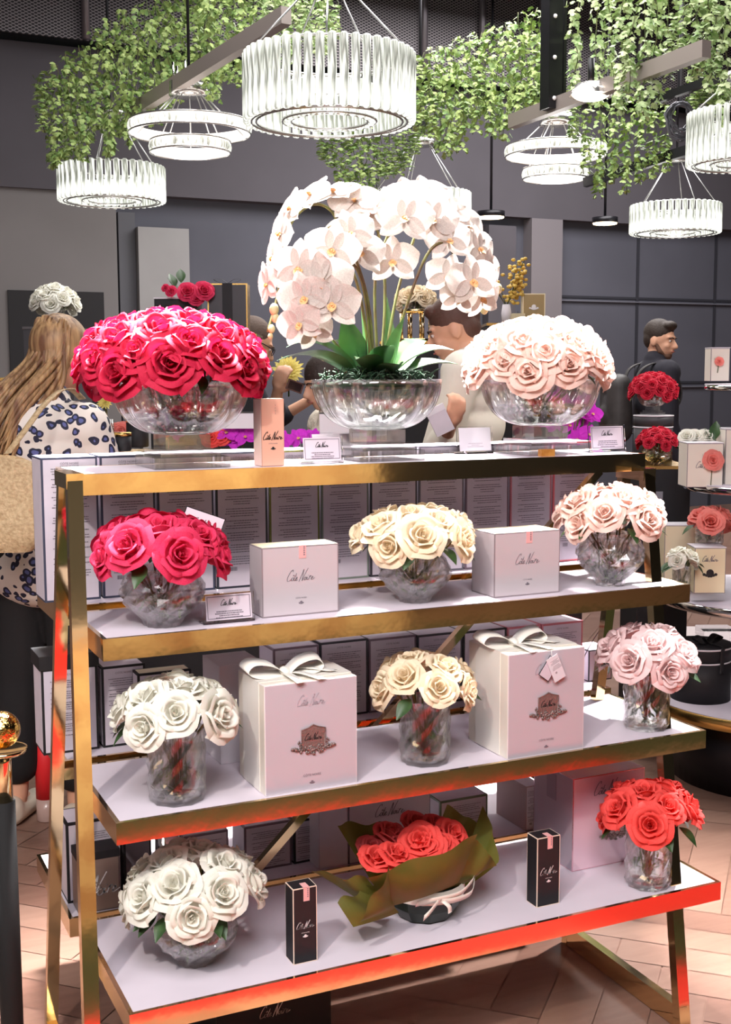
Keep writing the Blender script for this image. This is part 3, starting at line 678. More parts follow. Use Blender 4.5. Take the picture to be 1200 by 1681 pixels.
for (a, c, ty, em, lab) in ((205, 250, 1372, black, 'black edged carton left of the silver canister'), (300, 376, 1368, ec[8], 'lilac carton back behind the lowest white roses'), (402, 479, 1352, ec[8], 'lilac carton back right of the lowest white roses, behind brace'), (483, 519, 1345, black, 'narrow black edged carton under the third shelf rail'), (722, 800, 1310, mat('sage_edge', (84, 96, 70), .5), 'green edged lilac carton behind the green paper')):
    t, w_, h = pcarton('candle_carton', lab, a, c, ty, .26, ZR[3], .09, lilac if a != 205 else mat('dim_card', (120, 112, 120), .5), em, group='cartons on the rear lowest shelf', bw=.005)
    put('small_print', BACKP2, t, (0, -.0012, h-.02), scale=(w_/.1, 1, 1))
xc_ = xz(277, .25, ZR[3]); t = thing('candle_canister', 'tall silver canister standing between cartons on the rear lowest shelf', 'canister', (xc_, .25, ZR[3]))
MB().lathe([(.029, 0), (.03, .003), (.03, .19)], 32).build('body', chrome, t); MB().lathe([(.0305, .19), (.0305, .212), (.027, .216)], 32).build('lid', blackm, t)
t, w_, h = pcarton('gift_carton', 'white carton with black signature behind the green wrapped bouquet', 573, 706, 1300, .2, ZR[3], .08, mat('greige_card', (206, 196, 198), .45), ec[7], bw=.002)
logo(t, w_, h*.72, ink, .36)
t, w_, h = pcarton('gift_carton', 'narrow white carton left of the signature carton behind green paper', 524, 571, 1325, .2, ZR[3], .08, card, lilac, bw=.002)
t, w_, h = pcarton('gift_carton', 'dusky pink sided carton with a white text label by the green paper', 863, 889, 1290, .2, ZR[3], .15, card, mat('dusky_card', (186, 160, 158), .5), bw=.002, side=mat('dusky_card', (186, 160, 158), .5))
put('small_print', lines_mesh(w_*.8, h*.7, 22, ink_grey, 9, True), t, (0, -.0012, h*.88))
# ivory cartons on the second shelf
for (a, c, ty, Y, dp, lab) in ((431, 556, 896, -.12, .075, 'square ivory carton with pink seal beside hot pink roses'), (811, 918, 873, -.132, .1, 'square ivory carton with pink seal right of cream roses')):
    t, w_, h = pcarton('perfume_carton', lab, a, c, ty, Y, Z[1], dp, mat('lilac_ivory', (202, 192, 196), .45), mat('taupe_line', (150, 138, 142), .5), bw=.0025, top=cream, group='square ivory cartons')
    logo(t, w_, h*.56, ink_grey, .36, lw=.0008); brandline(t, h*.24, .0042); seal(t, .004, h, dp)
# ribboned gift boxes
def strip(b, pts, wd, w_, th=.0007, m=0, k=6):
    p = spline(pts, k) if k else [Vector(q) for q in pts]; wd = [Vector(wd)]*len(p) if not isinstance(wd, list) else [Vector(wd[min(len(wd)-1, int(i*len(wd)/len(p)))]) for i in range(len(p))]
    vs = []
    for i, q in enumerate(p):
        tan = (p[min(i+1, len(p)-1)]-p[max(i-1, 0)]).normalized(); n = tan.cross(wd[i]).normalized()*th/2; h_ = wd[i].normalized()*w_/2
        vs += [q-h_-n, q+h_-n, q+h_+n, q-h_+n]
    fs = []
    for i in range(len(p)-1):
        for j in range(4): fs.append((i*4+j, i*4+(j+1) % 4, i*4+4+(j+1) % 4, i*4+4+j))
    fs += [(0, 1, 2, 3), tuple(len(vs)-4+j for j in (3, 2, 1, 0))]
    b.add(vs, fs, m, True)
def bow(t, c, s, tails=True):
    c = Vector(c); o = None; b = MB()
    for sg in (-1, 1):
        strip(b, [c+Vector(q)*s for q in ((0, 0, .02), (sg*.35, .05, .28), (sg*.8, .1, .36), (sg*1.0, .08, .2), (sg*.8, -.02, .07), (sg*.35, -.03, .03), (0, 0, .02))], (.15*sg, 1, .2), .5*s)
    o = b.build('bow', satin, t); MB().ell(c+Vector((0, 0, .07*s)), (.13*s, .2*s, .12*s), n=10, k=8).build('knot', satin, o)
    if tails:
        b = MB()
        for q in (((0, 0, .05), (.3, -.4, .09), (.62, -.9, .02)), ((0, 0, .05), (-.05, -.45, .09), (.05, -.95, .0)), ((0, 0, .05), (.5, .05, .1), (1.15, -.35, .04))): strip(b, [c+Vector(k)*s for k in q], (1, .25, 0), .22*s)
        b.build('ribbon_tail', satin, o)
def plaque(t, x, z, s):
    e = MB(); r = random.Random(2)
    pts = [(-.5, -.4), (.5, -.4), (.52, .42), (.2, .5), (0, .6), (-.2, .5), (-.52, .42)]
    f_ = [Vector((x+a*s, -.003, z+b2*s)) for a, b2 in pts]; g_ = [Vector((x+a*s, -.0006, z+b2*s)) for a, b2 in pts]
    n = len(pts); e.add(f_+g_, [tuple(range(n))]+[(i, i+n, (i+1) % n+n, (i+1) % n) for i in range(n)])
    e.tube(f_, .0014, 6, closed=True)
    for i in range(110):
        u = r.uniform(-1, 1); a = x+u*s*.95; zz = z-.42*s-.1*s*(1-u*u)*r.uniform(-1.4, 1.8)+abs(u)*.1*s; q = s*r.uniform(.03, .085)
        e.ell((a, -.003, zz), (q, .0025, q*.7), n=6, k=4, M=Matrix.Rotation(r.random()*3, 3, 'Y'))
    for u in (-.62, .62):
        for j in range(6): e.ell((x+u*s+r.uniform(-.06, .06)*s, -.002, z-.3*s+j*.05*s), (.04*s, .002, .05*s), n=6, k=4)
    o = e.build('metal_plaque', pewter, t); put('signature', sig_mesh(s*.75, ink, .0009), o, (x, -.0034, z+.08*s))
def giftbox(lab, a, c, ty, Y, dp, bx_, tail=True):
    t, w_, h = pcarton('gift_box', lab, a, c, ty, Y, Z[2], dp, mat('lilac_gloss', (198, 188, 196), .3), mat('bright_edge', (240, 232, 232), .4), bw=.0015, group='big ribboned gift boxes', top=ivory, side=ivory)
    b = MB(); yb = dp*.5; ww = dp*.62
    b.box((-w_/2-.0016, yb-ww/2, 0.001), (-w_/2-.0004, yb+ww/2, h)); b.box((-w_/2-.0016, yb-ww/2, h+.0004), (w_/2+.0016, yb+ww/2, h+.0016)); b.box((w_/2+.0004, yb-ww/2, .001), (w_/2+.0016, yb+ww/2, h))
    b.build('ribbon', satin, t); bow(t, (bx_, dp*.45, h+.002), .085)
    plaque(t, .003, h*.47, .05); brandline(t, h*.13, .0066)
    put('signature', sig_mesh(w_*.3, mat('faint_ink', (196, 184, 194), .5), .0008), t, (.0, -.0012, h*.82)); return t, w_, h
giftbox('first big white gift box with satin bow, right of white roses', 436, 586, 1118, -.232, .155, -.03)
t, w_, h = giftbox('second big white gift box with satin bow and hanging tags', 833, 957, 1069, -.238, .17, -.04)
tg = thing('gift_tag', 'pair of paper price tags hanging on the second ribboned gift box', 'tag', t.location+Vector((.005, -.006, h-.004)))
def rq(b, cx_, cz_, w2, h2_, ang, y, th=.0006, m=0): b.box((-w2/2, y-th, -h2_/2), (w2/2, y, h2_/2), m, Matrix.Translation((cx_, 0, cz_)) @ Matrix.Rotation(ang, 4, 'Y'))
b = MB(); rq(b, -.004, -.034, .031, .05, .62, -.0005, m=0); rq(b, -.004, -.034, .028, .047, .62, -.0012, m=1); b.build('rear_tag', [ink, lilac], tg)
b = MB(); rq(b, .012, -.034, .031, .058, -.42, -.004); fr = b.build('front_tag', card, tg)
lm = put('small_print', lines_mesh(.024, .026, 10, ink_grey, 4, True), fr, (.007, -.0048, -.016), Euler((0, -.42, 0)))
MB().tube([(.002, 0, .006), (.002, -.002, -.004), (.004, -.004, -.01)], .0005, 5).build('string', satin, tg)
# pink glossy gift box, lowest shelf
pg = mat('pink_gloss', (226, 188, 204), .16, coat=.5, rgb2=(232, 206, 216), vscale=3)  # pale pink face; the soft pink shift in its colour paints a reflection
t, w_, h = pcarton('gift_box', 'big glossy pale pink gift box behind the coral roses', 939, 1055, 1270, -.118, Z[3], .17, pg, mat('pink_foil', (236, 190, 200), .15, .8), bw=.0022, side=mat('lilac_side', (170, 156, 168), .4))
logo(t, w_, h*.84, ink_grey, .42, lw=.0016); plaque(t, .02, h*.4, .05)
tg = thing('gift_tag', 'grey paper tag hanging on the side of pink gift box', 'tag', t.location+Vector((-w_/2-.001, .09, h*.98)))
b = MB(); b.box((-.0012, -.02, -.07), (-.0004, .02, -.005)); b.build('tag_card', mat('grey_tag', (150, 140, 150), .5), tg); MB().tube([(-.001, 0, -.006), (-.001, 0, .004)], .0005, 5).build('string', satin, tg)
# black perfume cartons and the peach one
cw = mat('pale_foil_edge', (246, 226, 206), .35)
for (a, c, ty, Y, lab) in ((482, 521, 1457, -.266, 'slim black carton with pink seal near the lowest white roses'), (881, 918, 1374, -.25, 'slim black carton with pink seal left of coral roses')):
    t, w_, h = pcarton('perfume_carton', lab, a, c, ty, Y, Z[3], .042, black, cw, bw=.0018, group='slim black cartons')
    logo(t, w_, h*.5, whiteink, .72, lw=.0013); brandline(t, h*.4, .003, whiteink); seal(t, .003, h, .042, .013, .028)
t, w_, h = pcarton('perfume_carton', 'slim peach pink carton at the front of the top shelf', 430, 467, 655, .035, Z[0], .05, mat('peach_card', (232, 176, 152), .45), mat('peach_edge', (170, 120, 104), .5), bw=.0009, top=mat('peach_top', (250, 216, 196), .5), side=mat('peach_side', (250, 214, 200), .5))
logo(t, w_, h*.44, ink, .86, lw=.0011); brandline(t, h*.33, .0036, ink_grey, False); put('crest_mark', CM[ink.name], t, (0, -.0012, h*.27))
for i in range(4): put('seal_print', text_mesh('S', .004, ink_grey), t, (.006, -.0012, h*.9-i*.006))
# amber block and small stand on the top shelf
tag(MB().box((-.019, -.008, 0), (.019, .008, .017)).build('amber_block', mat('amber_wood', (176, 112, 50), .3, rgb2=(200, 140, 70), vscale=60), None, (XY(897, .03, Z[0]), .03, Z[0])), 'small amber brown block in front of the blush rose bowl', 'block')
# signs
def sign(lab, px, Y, z, w_, h, rz=0, blank=False, th=.0012, border=True):
    t = thing('price_sign', lab, 'sign', (XY(px, Y, z), Y, z), rz, 'small acrylic price signs'); R_ = Matrix.Rotation(-.14, 4, 'X')
    MB().box((-w_/2-.006, 0, .003), (w_/2+.006, .003, h+.006), 0, R_).box((-w_/2-.006, 0, 0), (w_/2+.006, .035, .003)).build('holder', acrylic, t)
    b = MB(); b.box((-w_/2, -.001, .007), (w_/2, -.0001, .003+h), 0, R_)
    if border and not blank:
        for q in (((-w_/2+.003, -.0016, .010), (w_/2-.003, -.0011, .0112)), ((-w_/2+.003, -.0016, h-.0012), (w_/2-.003, -.0011, h)), ((-w_/2+.003, -.0016, .010), (-w_/2+.0042, -.0011, h)), ((w_/2-.0042, -.0016, .010), (w_/2-.003, -.0011, h))): b.box(*q, 1, R_)
    cdo = b.build('card', [mat('sign_card', (226, 212, 222), .5) if not blank else card, ink_grey], t)
    if not blank:
        o = put('signature', sig_mesh(w_*.34, ink, .0009), cdo, R_ @ Vector((0, -.0016, h*.74)), Euler((-.14, 0, 0)))
        put('small_print', lines_mesh(w_*.62, h*.3, 4, ink_grey, int(px), lh=.5), cdo, R_ @ Vector((0, -.0016, h*.42)), Euler((-.14, 0, 0)))
    else: put('small_print', lines_mesh(w_*.5, h*.2, 3, mat('faint_ink', (196, 184, 194), .5), int(px), lh=.4), cdo, R_ @ Vector((0, -.0016, h*.4)), Euler((-.14, 0, 0)))
    return t
sign('price sign with dark border beside the peach pink carton', 530, .055, Z[0], .09, .055)
sign('price sign at the right end of the top shelf', 998, .1, Z[0], .1, .062)
sign('price sign in front of the hot pink rose vase', 377, -.135, Z[1], .097, .055)
sign('plain white sign back left of the orchid bowl foot', 546, .205, Z[0], .1, .055, blank=True)
sign('plain white sign left of the blush rose bowl', 781, .19, Z[0], .09, .062, blank=True)
def pick(lab, px, py, Y, w_, h, ang):
    p = on(px, py, Y=Y); t = thing('flower_card', lab, 'card', p, -.2); b = MB(); M = Matrix.Rotation(ang, 4, 'Y')
    b.box((-w_/2, 0, -h/2), (w_/2, .0008, h/2), 1, M); b.box((-w_/2+.002, -.0006, -h/2+.002), (w_/2-.002, 0, h/2-.002), 0, M); b.build('card', [mat('sign_card', (226, 212, 222), .5), ink], t)
    put('signature', sig_mesh(w_*.5, ink_grey, .0009), t, (.0, -.001, 0), Euler((0, ang, 0))); MB().tube([(0, .002, 0), (0, .004, -.1)], .0008, 5).build('pick', acrylic, t)
pick('tilted card standing in the hot pink roses', 332, 860, -.07, .085, .05, .36)
pick('tilted pale card standing in the pale pink roses', 1074, 1042, -.13, .062, .062, -.62)
# wrapped bouquet
xb_ = XY(697, -.165, Z[3]); t = thing('wrapped_bouquet', 'coral rose bouquet wrapped in olive green paper with a white ribbon', 'bouquet', (xb_, -.165, Z[3]))
b = MB(); b.lathe([(.05, 0), (.062, .004), (.078, .03), (.086, .065), (.084, .075)], 10, smooth=False); b.build('pot', mat('dark_green_wrap', (26, 38, 30), .3), t)
pap = mat('olive_paper', (92, 98, 34), .6, rgb2=(112, 104, 48), vscale=8); nt = pap.node_tree
tr = nt.nodes.new('ShaderNodeBsdfTranslucent'); tr.inputs[0].default_value = (*lin((130, 130, 40)), 1); ms = nt.nodes.new('ShaderNodeMixShader'); ms.inputs[0].default_value = .25
nt.links.new(nt.nodes['Principled BSDF'].outputs[0], ms.inputs[1]); nt.links.new(tr.outputs[0], ms.inputs[2]); nt.links.new(ms.outputs[0], nt.nodes['Material Output'].inputs[0])
bb = Vector((xb_, -.165, Z[3]))
def pt(px, py, Y): return on(px, py, Y=Y)-bb
def sheet(corners, bulge, seed):
    A, B, C, D = corners; r = random.Random(seed); ph = r.random()*6
    def fn(u, v):
        p = A*(1-u)*(1-v)+B*u*(1-v)+C*u*v+D*(1-u)*v
        return p+Vector(bulge)*math.sin(PI*u)*math.sin(PI*min(1, v*.8+.1))+Vector((0, 1, .4))*.007*math.sin(u*11+ph+v*3)*v
    b = MB(); b.grid(fn, 14, 10, smooth=True); b.build('wrapping_paper', pap, t)
P1 = pt(640, 1512, -.2); P2 = pt(742, 1500, -.2)
# front swag: from left tip over the front up to the right
sheet((pt(640, 1488, -.25), pt(752, 1450, -.25), pt(786, 1372, -.27), pt(602, 1438, -.31)), (0, -.03, .0), 1)
sheet((pt(650, 1492, -.24), pt(640, 1470, -.27), pt(640, 1425, -.315), pt(582, 1522, -.31)), (-.01, -.02, 0), 2)
sheet((pt(640, 1500, -.17), pt(625, 1470, -.25), pt(600, 1440, -.29), pt(506, 1424, -.2)), (0, -.02, -.02), 3)
sheet((pt(580, 1522, -.27), pt(655, 1498, -.24), pt(612, 1450, -.28), pt(553, 1480, -.25)), (0, -.01, 0), 9)
sheet((pt(636, 1490, -.14), pt(670, 1478, -.08), pt(640, 1352, -.04), pt(552, 1352, -.1)), (-.02, .02, 0), 4)
sheet((pt(660, 1488, -.1), pt(730, 1480, -.1), pt(800, 1362, -.02), pt(735, 1322, .0)), (0, .03, 0), 5)
sheet((pt(735, 1478, -.16), pt(745, 1470, -.2), pt(818, 1415, -.2), pt(795, 1326, -.08)), (.02, 0, 0), 6)
sheet((pt(715, 1462, -.235), pt(752, 1455, -.2), pt(815, 1420, -.22), pt(775, 1372, -.24)), (.01, -.02, 0), 7)
r = random.Random(5)
for i, (px, py, Y, D, mm_) in enumerate(((615, 1418, -.22, .075, coral), (640, 1378, -.15, .08, dustyc), (650, 1412, -.23, .075, coral), (690, 1388, -.22, .09, coral), (716, 1365, -.13, .075, dustyc), (740, 1378, -.19, .08, coral), (670, 1405, -.18, .08, coral), (610, 1400, -.16, .07, dustyc), (705, 1398, -.24, .07, coral), (725, 1395, -.22, .07, coral), (680, 1360, -.1, .07, dustyc))):
    q = (Vector((0, -.5, .8))+Vector((r.uniform(-.4, .4), r.uniform(-.2, .2), 0))).to_track_quat('Z', 'Y'); put('rose', roses(mm_)[i % 3], t, pt(px, py-4, Y+.045), q, D/2)
b = MB(); b.lathe([(.088, .055), (.0885, .07), (.086, .082)], 24, cap=False)
ps = [(-.06, -.075, .062), (-.03, -.1, .075), (0.03, -.1, .078), (.07, -.085, .092), (.09, -.06, .09), (.07, -.085, .068), (.02, -.1, .066), (-.02, -.1, .07)]
strip(b, ps, (.1, -.3, 1), .014); strip(b, [(-.02, -.1, .07), (-.045, -.112, .058), (-.06, -.11, .045)], (0.2, 0, 1), .013); strip(b, [(-.01, -.1, .07), (.0, -.112, .06), (.003, -.11, .045)], (1, 0, .3), .009)
b.build('ribbon', satin, t)
# black carton on the floor below
xk0, xk1 = on(355, 1650, Y=-.06).x, on(543, 1640, Y=-.06).x
t = carton('storage_carton', 'black carton with white signature on the floor under the shelves', xk0, xk1, -.06, 0, on(450, 1622, Y=-.06).z, .25, black, black)
put('signature', sig_mesh(.07, whiteink, .0015), t, (0.0, -.0012, on(470, 1655, Y=-.06).z))

# ------------------------------------------------------------------ chandeliers
glow = mat('lit_crystal', (165, 170, 160), .2, 0, .3, 1.4, emit=1.15, ergb=(255, 255, 246))
nt = glow.node_tree; tcg = nt.nodes.new('ShaderNodeTexCoord'); ng = nt.nodes.new('ShaderNodeTexNoise'); ng.inputs['Scale'].default_value = 55; mpg = nt.nodes.new('ShaderNodeMapping'); mpg.inputs['Scale'].default_value = (1, 1, .12)
mr = nt.nodes.new('ShaderNodeMapRange'); mr.inputs[1].default_value = .38; mr.inputs[2].default_value = .6; mr.inputs[3].default_value = .0; mr.inputs[4].default_value = .85
nt.links.new(tcg.outputs['Object'], mpg.inputs[0]); nt.links.new(mpg.outputs[0], ng.inputs['Vector']); nt.links.new(ng.outputs['Fac'], mr.inputs[0]); nt.links.new(mr.outputs[0], nt.nodes['Principled BSDF'].inputs['Emission Strength'])
ledm = mat('led_strip', (200, 190, 180), .3, emit=1.5, ergb=(255, 246, 238)); frm = mat('chrome_frame', (190, 188, 186), .2, .9); wire_m = mat('steel_wire', (205, 205, 205), .3, .8)
RODM = {}
def plight(loc, p, col=(1, .97, .92)):
    l = bpy.data.lights.new('chandelier_bulb', 'POINT'); l.energy = p; l.color = col; l.shadow_soft_size = .15; o = bpy.data.objects.new('chandelier_bulb', l); COL.objects.link(o); o.location = loc
def drum(lab, px, py_bot, D, W_px, H_px, n=40, up=None, wires=5, parts=True):
    c = on(px, py_bot, D=D); R = W_px/2*D/F; H = H_px*D/F*1.02; t = thing('crystal_chandelier', lab, 'chandelier', c, rnd.random(), 'crystal drum chandeliers')
    rr = PI*R/n*.76
    def rods(R_, n_, z0, z1, nm='crystal_rod'):
        k = (round(rr, 4), round(z1-z0, 3))
        if k not in RODM:
            b = MB(); b.lathe([(rr*.6, 0), (rr, rr*.4), (rr, (z1-z0)-rr*.4), (rr*.6, z1-z0)], 8, smooth=False); RODM[k] = b.mesh('crystal_rod', glow)
        for i in range(n_):
            a = 2*PI*i/n_; put(nm, RODM[k], t, (R_*math.cos(a), R_*math.sin(a), z0), (0, 0, a))
    rods(R, n, 0, H); n2 = max(10, int(n*.55)); rods(R*.52, n2, .0, H*.55)
    b = MB()
    for R_, z in ((R, H*.02), (R, H*.98), (R*.52, .01), (R*.52, H*.55)): b.tube([((R_-rr)*math.cos(a*2*PI/36), (R_-rr)*math.sin(a*2*PI/36), z) for a in range(36)], .006, 6, closed=True)
    for R_, z in ((R-rr*2.1, H*.02), (R*.52+rr, .01)): b.tube([(R_*math.cos(a*2*PI/36), R_*math.sin(a*2*PI/36), z) for a in range(36)], .006, 6, closed=True)
    for i in range(4):
        a = i*PI/2+.3; b.tube([(R*math.cos(a), R*math.sin(a), H*.6), (R*.5*math.cos(a), R*.5*math.sin(a), H*.56)], .005, 6)
    b.build('ring_frame', frm, t)
    zc = H+R*(up or .95); b = MB()
    for i in range(wires):
        a = 2*PI*i/wires+.4; b.tube([(R*.95*math.cos(a), R*.95*math.sin(a), H), (R*.24*math.cos(a), R*.24*math.sin(a), zc)], .0045, 5)
    b.build('suspension_wire', wire_m, t)
    b = MB(); b.lathe([(R*.3, zc), (R*.32, zc+.02), (R*.3, zc+.05)], 24); b.build('ceiling_plate', frm, t)
    MB().tube([(0, 0, zc+.05), (0, 0, CZ-c.z)], .01, 6).build('suspension_rod', blackm, t)
    plight(c+Vector((0, 0, -.35)), 7*R/.4); return t
drum('largest crystal drum chandelier hanging above the orchids', 541, 203, 5.5, 270, 108, 46, up=.75)
drum('small crystal drum chandelier on the left in front of ivy', 184, 332, 9.1, 166, 56, 40)
drum('crystal drum chandelier glowing behind the top of the orchids', 690, 352, 9.8, 158, 34, 40)
drum('crystal drum chandelier on the right above the dark panels', 1108, 384, 11, 140, 46, 40)
drum('crystal drum chandelier cut by the right edge of the view', 1215, 272, 7.2, 165, 84, 40, up=.6)
def rings(lab, px, py, D, W1, W2, gap, H1=18):
    c = on(px, py, D=D); k = D/F; R1, R2 = W1/2*k, W2/2*k; t = thing('ring_chandelier', lab, 'chandelier', c, 0, 'double ring chandeliers')
    for nm, R, z in (('upper_ring', R1, 0), ('lower_ring', R2, -gap*k)):
        b = MB(); h = H1*k
        b.lathe([(R-.02, z), (R, z+.004), (R, z+h-.004), (R-.02, z+h), (R-.02, z)], 64, cap=False); o = b.build(nm, ledm, t); b = MB()
        for i in range(72):
            a = 2*PI*i/72; b.ell((R*1.0*math.cos(a), R*math.sin(a), z+h*.5), (.016, .016, h*.42), n=6, k=4)
        b.build('crystal_trim', glow, o)
        b = MB()
        for zz in (z, z+h): b.tube([((R+.006)*math.cos(a*2*PI/48), (R+.006)*math.sin(a*2*PI/48), zz) for a in range(48)], .006, 6, closed=True)
        b.build('ring_frame', frm, o)
    zc = R1*.62; b = MB()
    for i in range(5):
        a = 2*PI*i/5; b.tube([(R1*math.cos(a), R1*math.sin(a), 0), (R1*.3*math.cos(a), R1*.3*math.sin(a), zc)], .005, 5); b.tube([(R2*math.cos(a), R2*math.sin(a), -gap*k), (R1*.2*math.cos(a), R1*.2*math.sin(a), zc)], .004, 5)
    b.build('suspension_wire', wire_m, t); MB().lathe([(R1*.34, zc), (R1*.34, zc+.08)], 24).build('ceiling_plate', frm, t)
    b = MB()
    for i in range(6): a = i*1.05; b.tube([(R1*.25*math.cos(a), R1*.25*math.sin(a), zc+.08), (R1*.28*math.cos(a), R1*.28*math.sin(a), zc+.2)], .008, 6)
    b.build('driver_rod', chrome, t); MB().tube([(0, 0, zc+.08), (0, 0, CZ-c.z)], .01, 6).build('suspension_rod', blackm, t)
    plight(c+Vector((0, 0, -.3)), 10)
rings('double ring crystal chandelier left of the largest drum chandelier', 312, 220, 7.9, 196, 128, 30)
rings('double ring crystal chandelier on the right among hanging ivy', 912, 257, 9.6, 162, 104, 36, 16)

# ------------------------------------------------------------------ ceiling rails and fixtures
def rail(lab, a, c, Da, Dc, m, sz=(.06, .09), nm='lighting_rail'):
    p, q = on(*a, D=Da), on(*c, D=Dc); o = MB().bar(p, q, sz[0], sz[1]).build(nm, m); tag(o, lab, 'rail'); return o
steel = mat('painted_steel', (150, 140, 134), .4, .3)
rail('pale steel rail running diagonally left of the largest chandelier', (215, 185), (470, 25), 8.5, 6.5, steel)
rail('pale steel rail running diagonally through the ivy on the right', (840, 200), (1160, 80), 8.3, 6.5, steel)
rail('thin dark rail carrying the low ivy clump behind the orchids', (515, 205), (700, 205), 9.3, 9.3, blackm, (.05, .06))
rail('thin dark rail low among the ivy on the right', (960, 300), (1150, 240), 9.5, 8.8, blackm, (.05, .07))
rail('thin dark rail crossing behind the coiled cable', (1060, 170), (1200, 120), 8, 7.4, blackm, (.04, .05))
t = thing('ceiling_post', 'black vertical post with white bolts holding the steel rail', 'post', on(904, 180, D=7.8))
z1 = CZ-t.location.z; MB().box((-.05, -.05, 0), (.05, .05, z1)).box((.075, -.03, 0), (.095, .03, z1)).build('post_body', blackm, t)
b = MB()
for i in range(8): MB().ell((-.01, -.055, .06+i*.25), (.014, .01, .014), n=8, k=6).build('bolt', whiteink, t)
coil = thing('cable_coil', 'coil of grey cable hanging from the dark rail on the right', 'cable', on(1117, 185, D=8))
b = MB(); r = random.Random(1)
for i in range(8):
    R_ = .075+.012*i*.6; b.tube([(R_*math.cos(a*PI/10), r.uniform(-.02, .02), -.03+R_*1.0*math.sin(a*PI/10)-i*.004) for a in range(20)], .007, 6, closed=True)
b.tube([(0, 0, .05), (0, 0, CZ-coil.location.z)], .009, 6); b.build('cable', mat('grey_cable', (96, 96, 104), .5), coil)
for (px, py, D, s_, lab) in ((970, 152, 7.4, .13, 'glaring flood lamp clipped on the right steel rail'), (806, 356, 11.5, .13, 'flat warm lamp right of the orchids under the dark band'), (993, 366, 11.5, .12, 'flat warm lamp left of the right drum chandelier')):
    c = on(px, py, D=D); t = thing('ceiling_lamp', lab, 'lamp', c)
    if py < 200: MB().lathe([(.03, .06), (.09, .05), (s_, -.02)], 24, cap=False).build('lamp_shade', frm, t); MB().ell((0, 0, 0), (s_*.9, s_*.9, .05)).build('bulb', mat('flood_glow', (255, 240, 220), .3, emit=9, ergb=(255, 236, 214)), t); MB().tube([(0, 0, .05), (0, 0, .2)], .02, 8).build('bracket', blackm, t)
    else:
        MB().lathe([(s_, 0), (s_, .05)], 24).build('lamp_body', blackm, t); MB().lathe([(s_*.92, -.012), (s_*.95, -.001)], 24).build('diffuser', mat('warm_glow', (255, 226, 190), .3, emit=6, ergb=(255, 222, 180)), t)
        MB().tube([(0, 0, .05), (0, 0, CZ-c.z)], .012, 6).build('suspension_rod', blackm, t)

# ------------------------------------------------------------------ ivy
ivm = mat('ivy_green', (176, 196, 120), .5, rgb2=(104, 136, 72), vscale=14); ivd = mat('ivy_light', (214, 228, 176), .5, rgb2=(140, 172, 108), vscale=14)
def ivy(seed, n=150):
    """one hanging strand of unit length 1, about .1 wide, top at the origin"""
    r = random.Random(seed); b = MB(); p = [Vector((.02*math.sin(i*.9+seed), .02*math.cos(i*1.3+seed), -i/12)) for i in range(13)]; b.tube(p, .003, 4, 1)
    out = [(0, -.5), (.42, -.36), (.62, .05), (.3, .12), (.34, .5), (0, .85), (-.34, .5), (-.3, .12), (-.62, .05), (-.42, -.36)]
    for i in range(n):
        z = -r.random()**.9; w_ = .05*(1-.35*abs(z)); a = r.random()*6.28; c = Vector((w_*math.cos(a)*r.uniform(.4, 1.2), w_*math.sin(a)*r.uniform(.4, 1.2), z))
        nn = (Vector((math.cos(a), math.sin(a), .4))+Vector([r.uniform(-.6, .6) for _ in range(3)])).normalized()
        q = nn.to_track_quat('Z', 'Y') @ Quaternion((0, 0, 1), PI+r.uniform(-.7, .7)); s_ = r.uniform(.026, .044)
        b.add([c+q @ Vector((x*s_, y*s_, .12*s_*(1-abs(x)*2))) for x, y in out]+[c+q @ Vector((0, 0, .1*s_))], [(k, (k+1) % 10, 10) for k in range(10)], 0)
    return b
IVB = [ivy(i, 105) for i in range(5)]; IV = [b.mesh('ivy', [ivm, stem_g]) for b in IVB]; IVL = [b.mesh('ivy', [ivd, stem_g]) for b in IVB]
def strand(px, y0, y1, D, lab, grp, light=False, wsc=1.):
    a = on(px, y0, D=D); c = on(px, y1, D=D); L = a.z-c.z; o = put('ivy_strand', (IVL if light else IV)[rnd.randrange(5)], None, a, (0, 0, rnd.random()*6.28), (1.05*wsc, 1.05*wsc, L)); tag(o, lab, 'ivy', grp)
    if L > 1.3: o.scale = (1.2*wsc, 1.2*wsc, L)
def ip(x, pts):
    for (a, b_), (c, d) in zip(pts, pts[1:]):
        if a <= x <= c: return b_+(d-b_)*(x-a)/(c-a)
    return pts[0][1] if x < pts[0][0] else pts[-1][1]
tl = [(65, 120), (100, 100), (150, 55), (190, 20), (260, -10), (330, -30)]; blw = [(65, 230), (80, 285), (110, 262), (150, 250), (200, 235), (260, 180), (330, 160)]
for lay in range(2):
    for x in range(70+lay*11, 335, 22): strand(x+rnd.uniform(-4, 4), ip(x, tl)+lay*14+rnd.uniform(-8, 8), ip(x, blw)+rnd.uniform(-40, 10)+lay*6, 8.2+lay*.35, 'green ivy strand in the dense curtain above the left chandeliers', 'ivy curtain on the left')
for lay in range(2):
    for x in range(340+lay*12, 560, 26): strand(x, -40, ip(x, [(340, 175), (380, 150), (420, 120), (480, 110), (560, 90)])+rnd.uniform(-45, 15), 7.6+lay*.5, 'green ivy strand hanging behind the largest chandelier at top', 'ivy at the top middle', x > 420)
for lay in range(2):
    for x in range(686+lay*11, 900, 24): strand(x, ip(x, [(680, 95), (740, 65), (800, 50), (850, 25), (900, 15)])+rnd.uniform(-8, 8)+lay*8, ip(x, [(680, 235), (740, 262), (790, 205), (830, 250), (870, 210), (900, 190)])+rnd.uniform(-45, 10), 8.4+lay*.3, 'green ivy strand in the curtain right of the largest chandelier', 'ivy curtain right of the big chandelier')
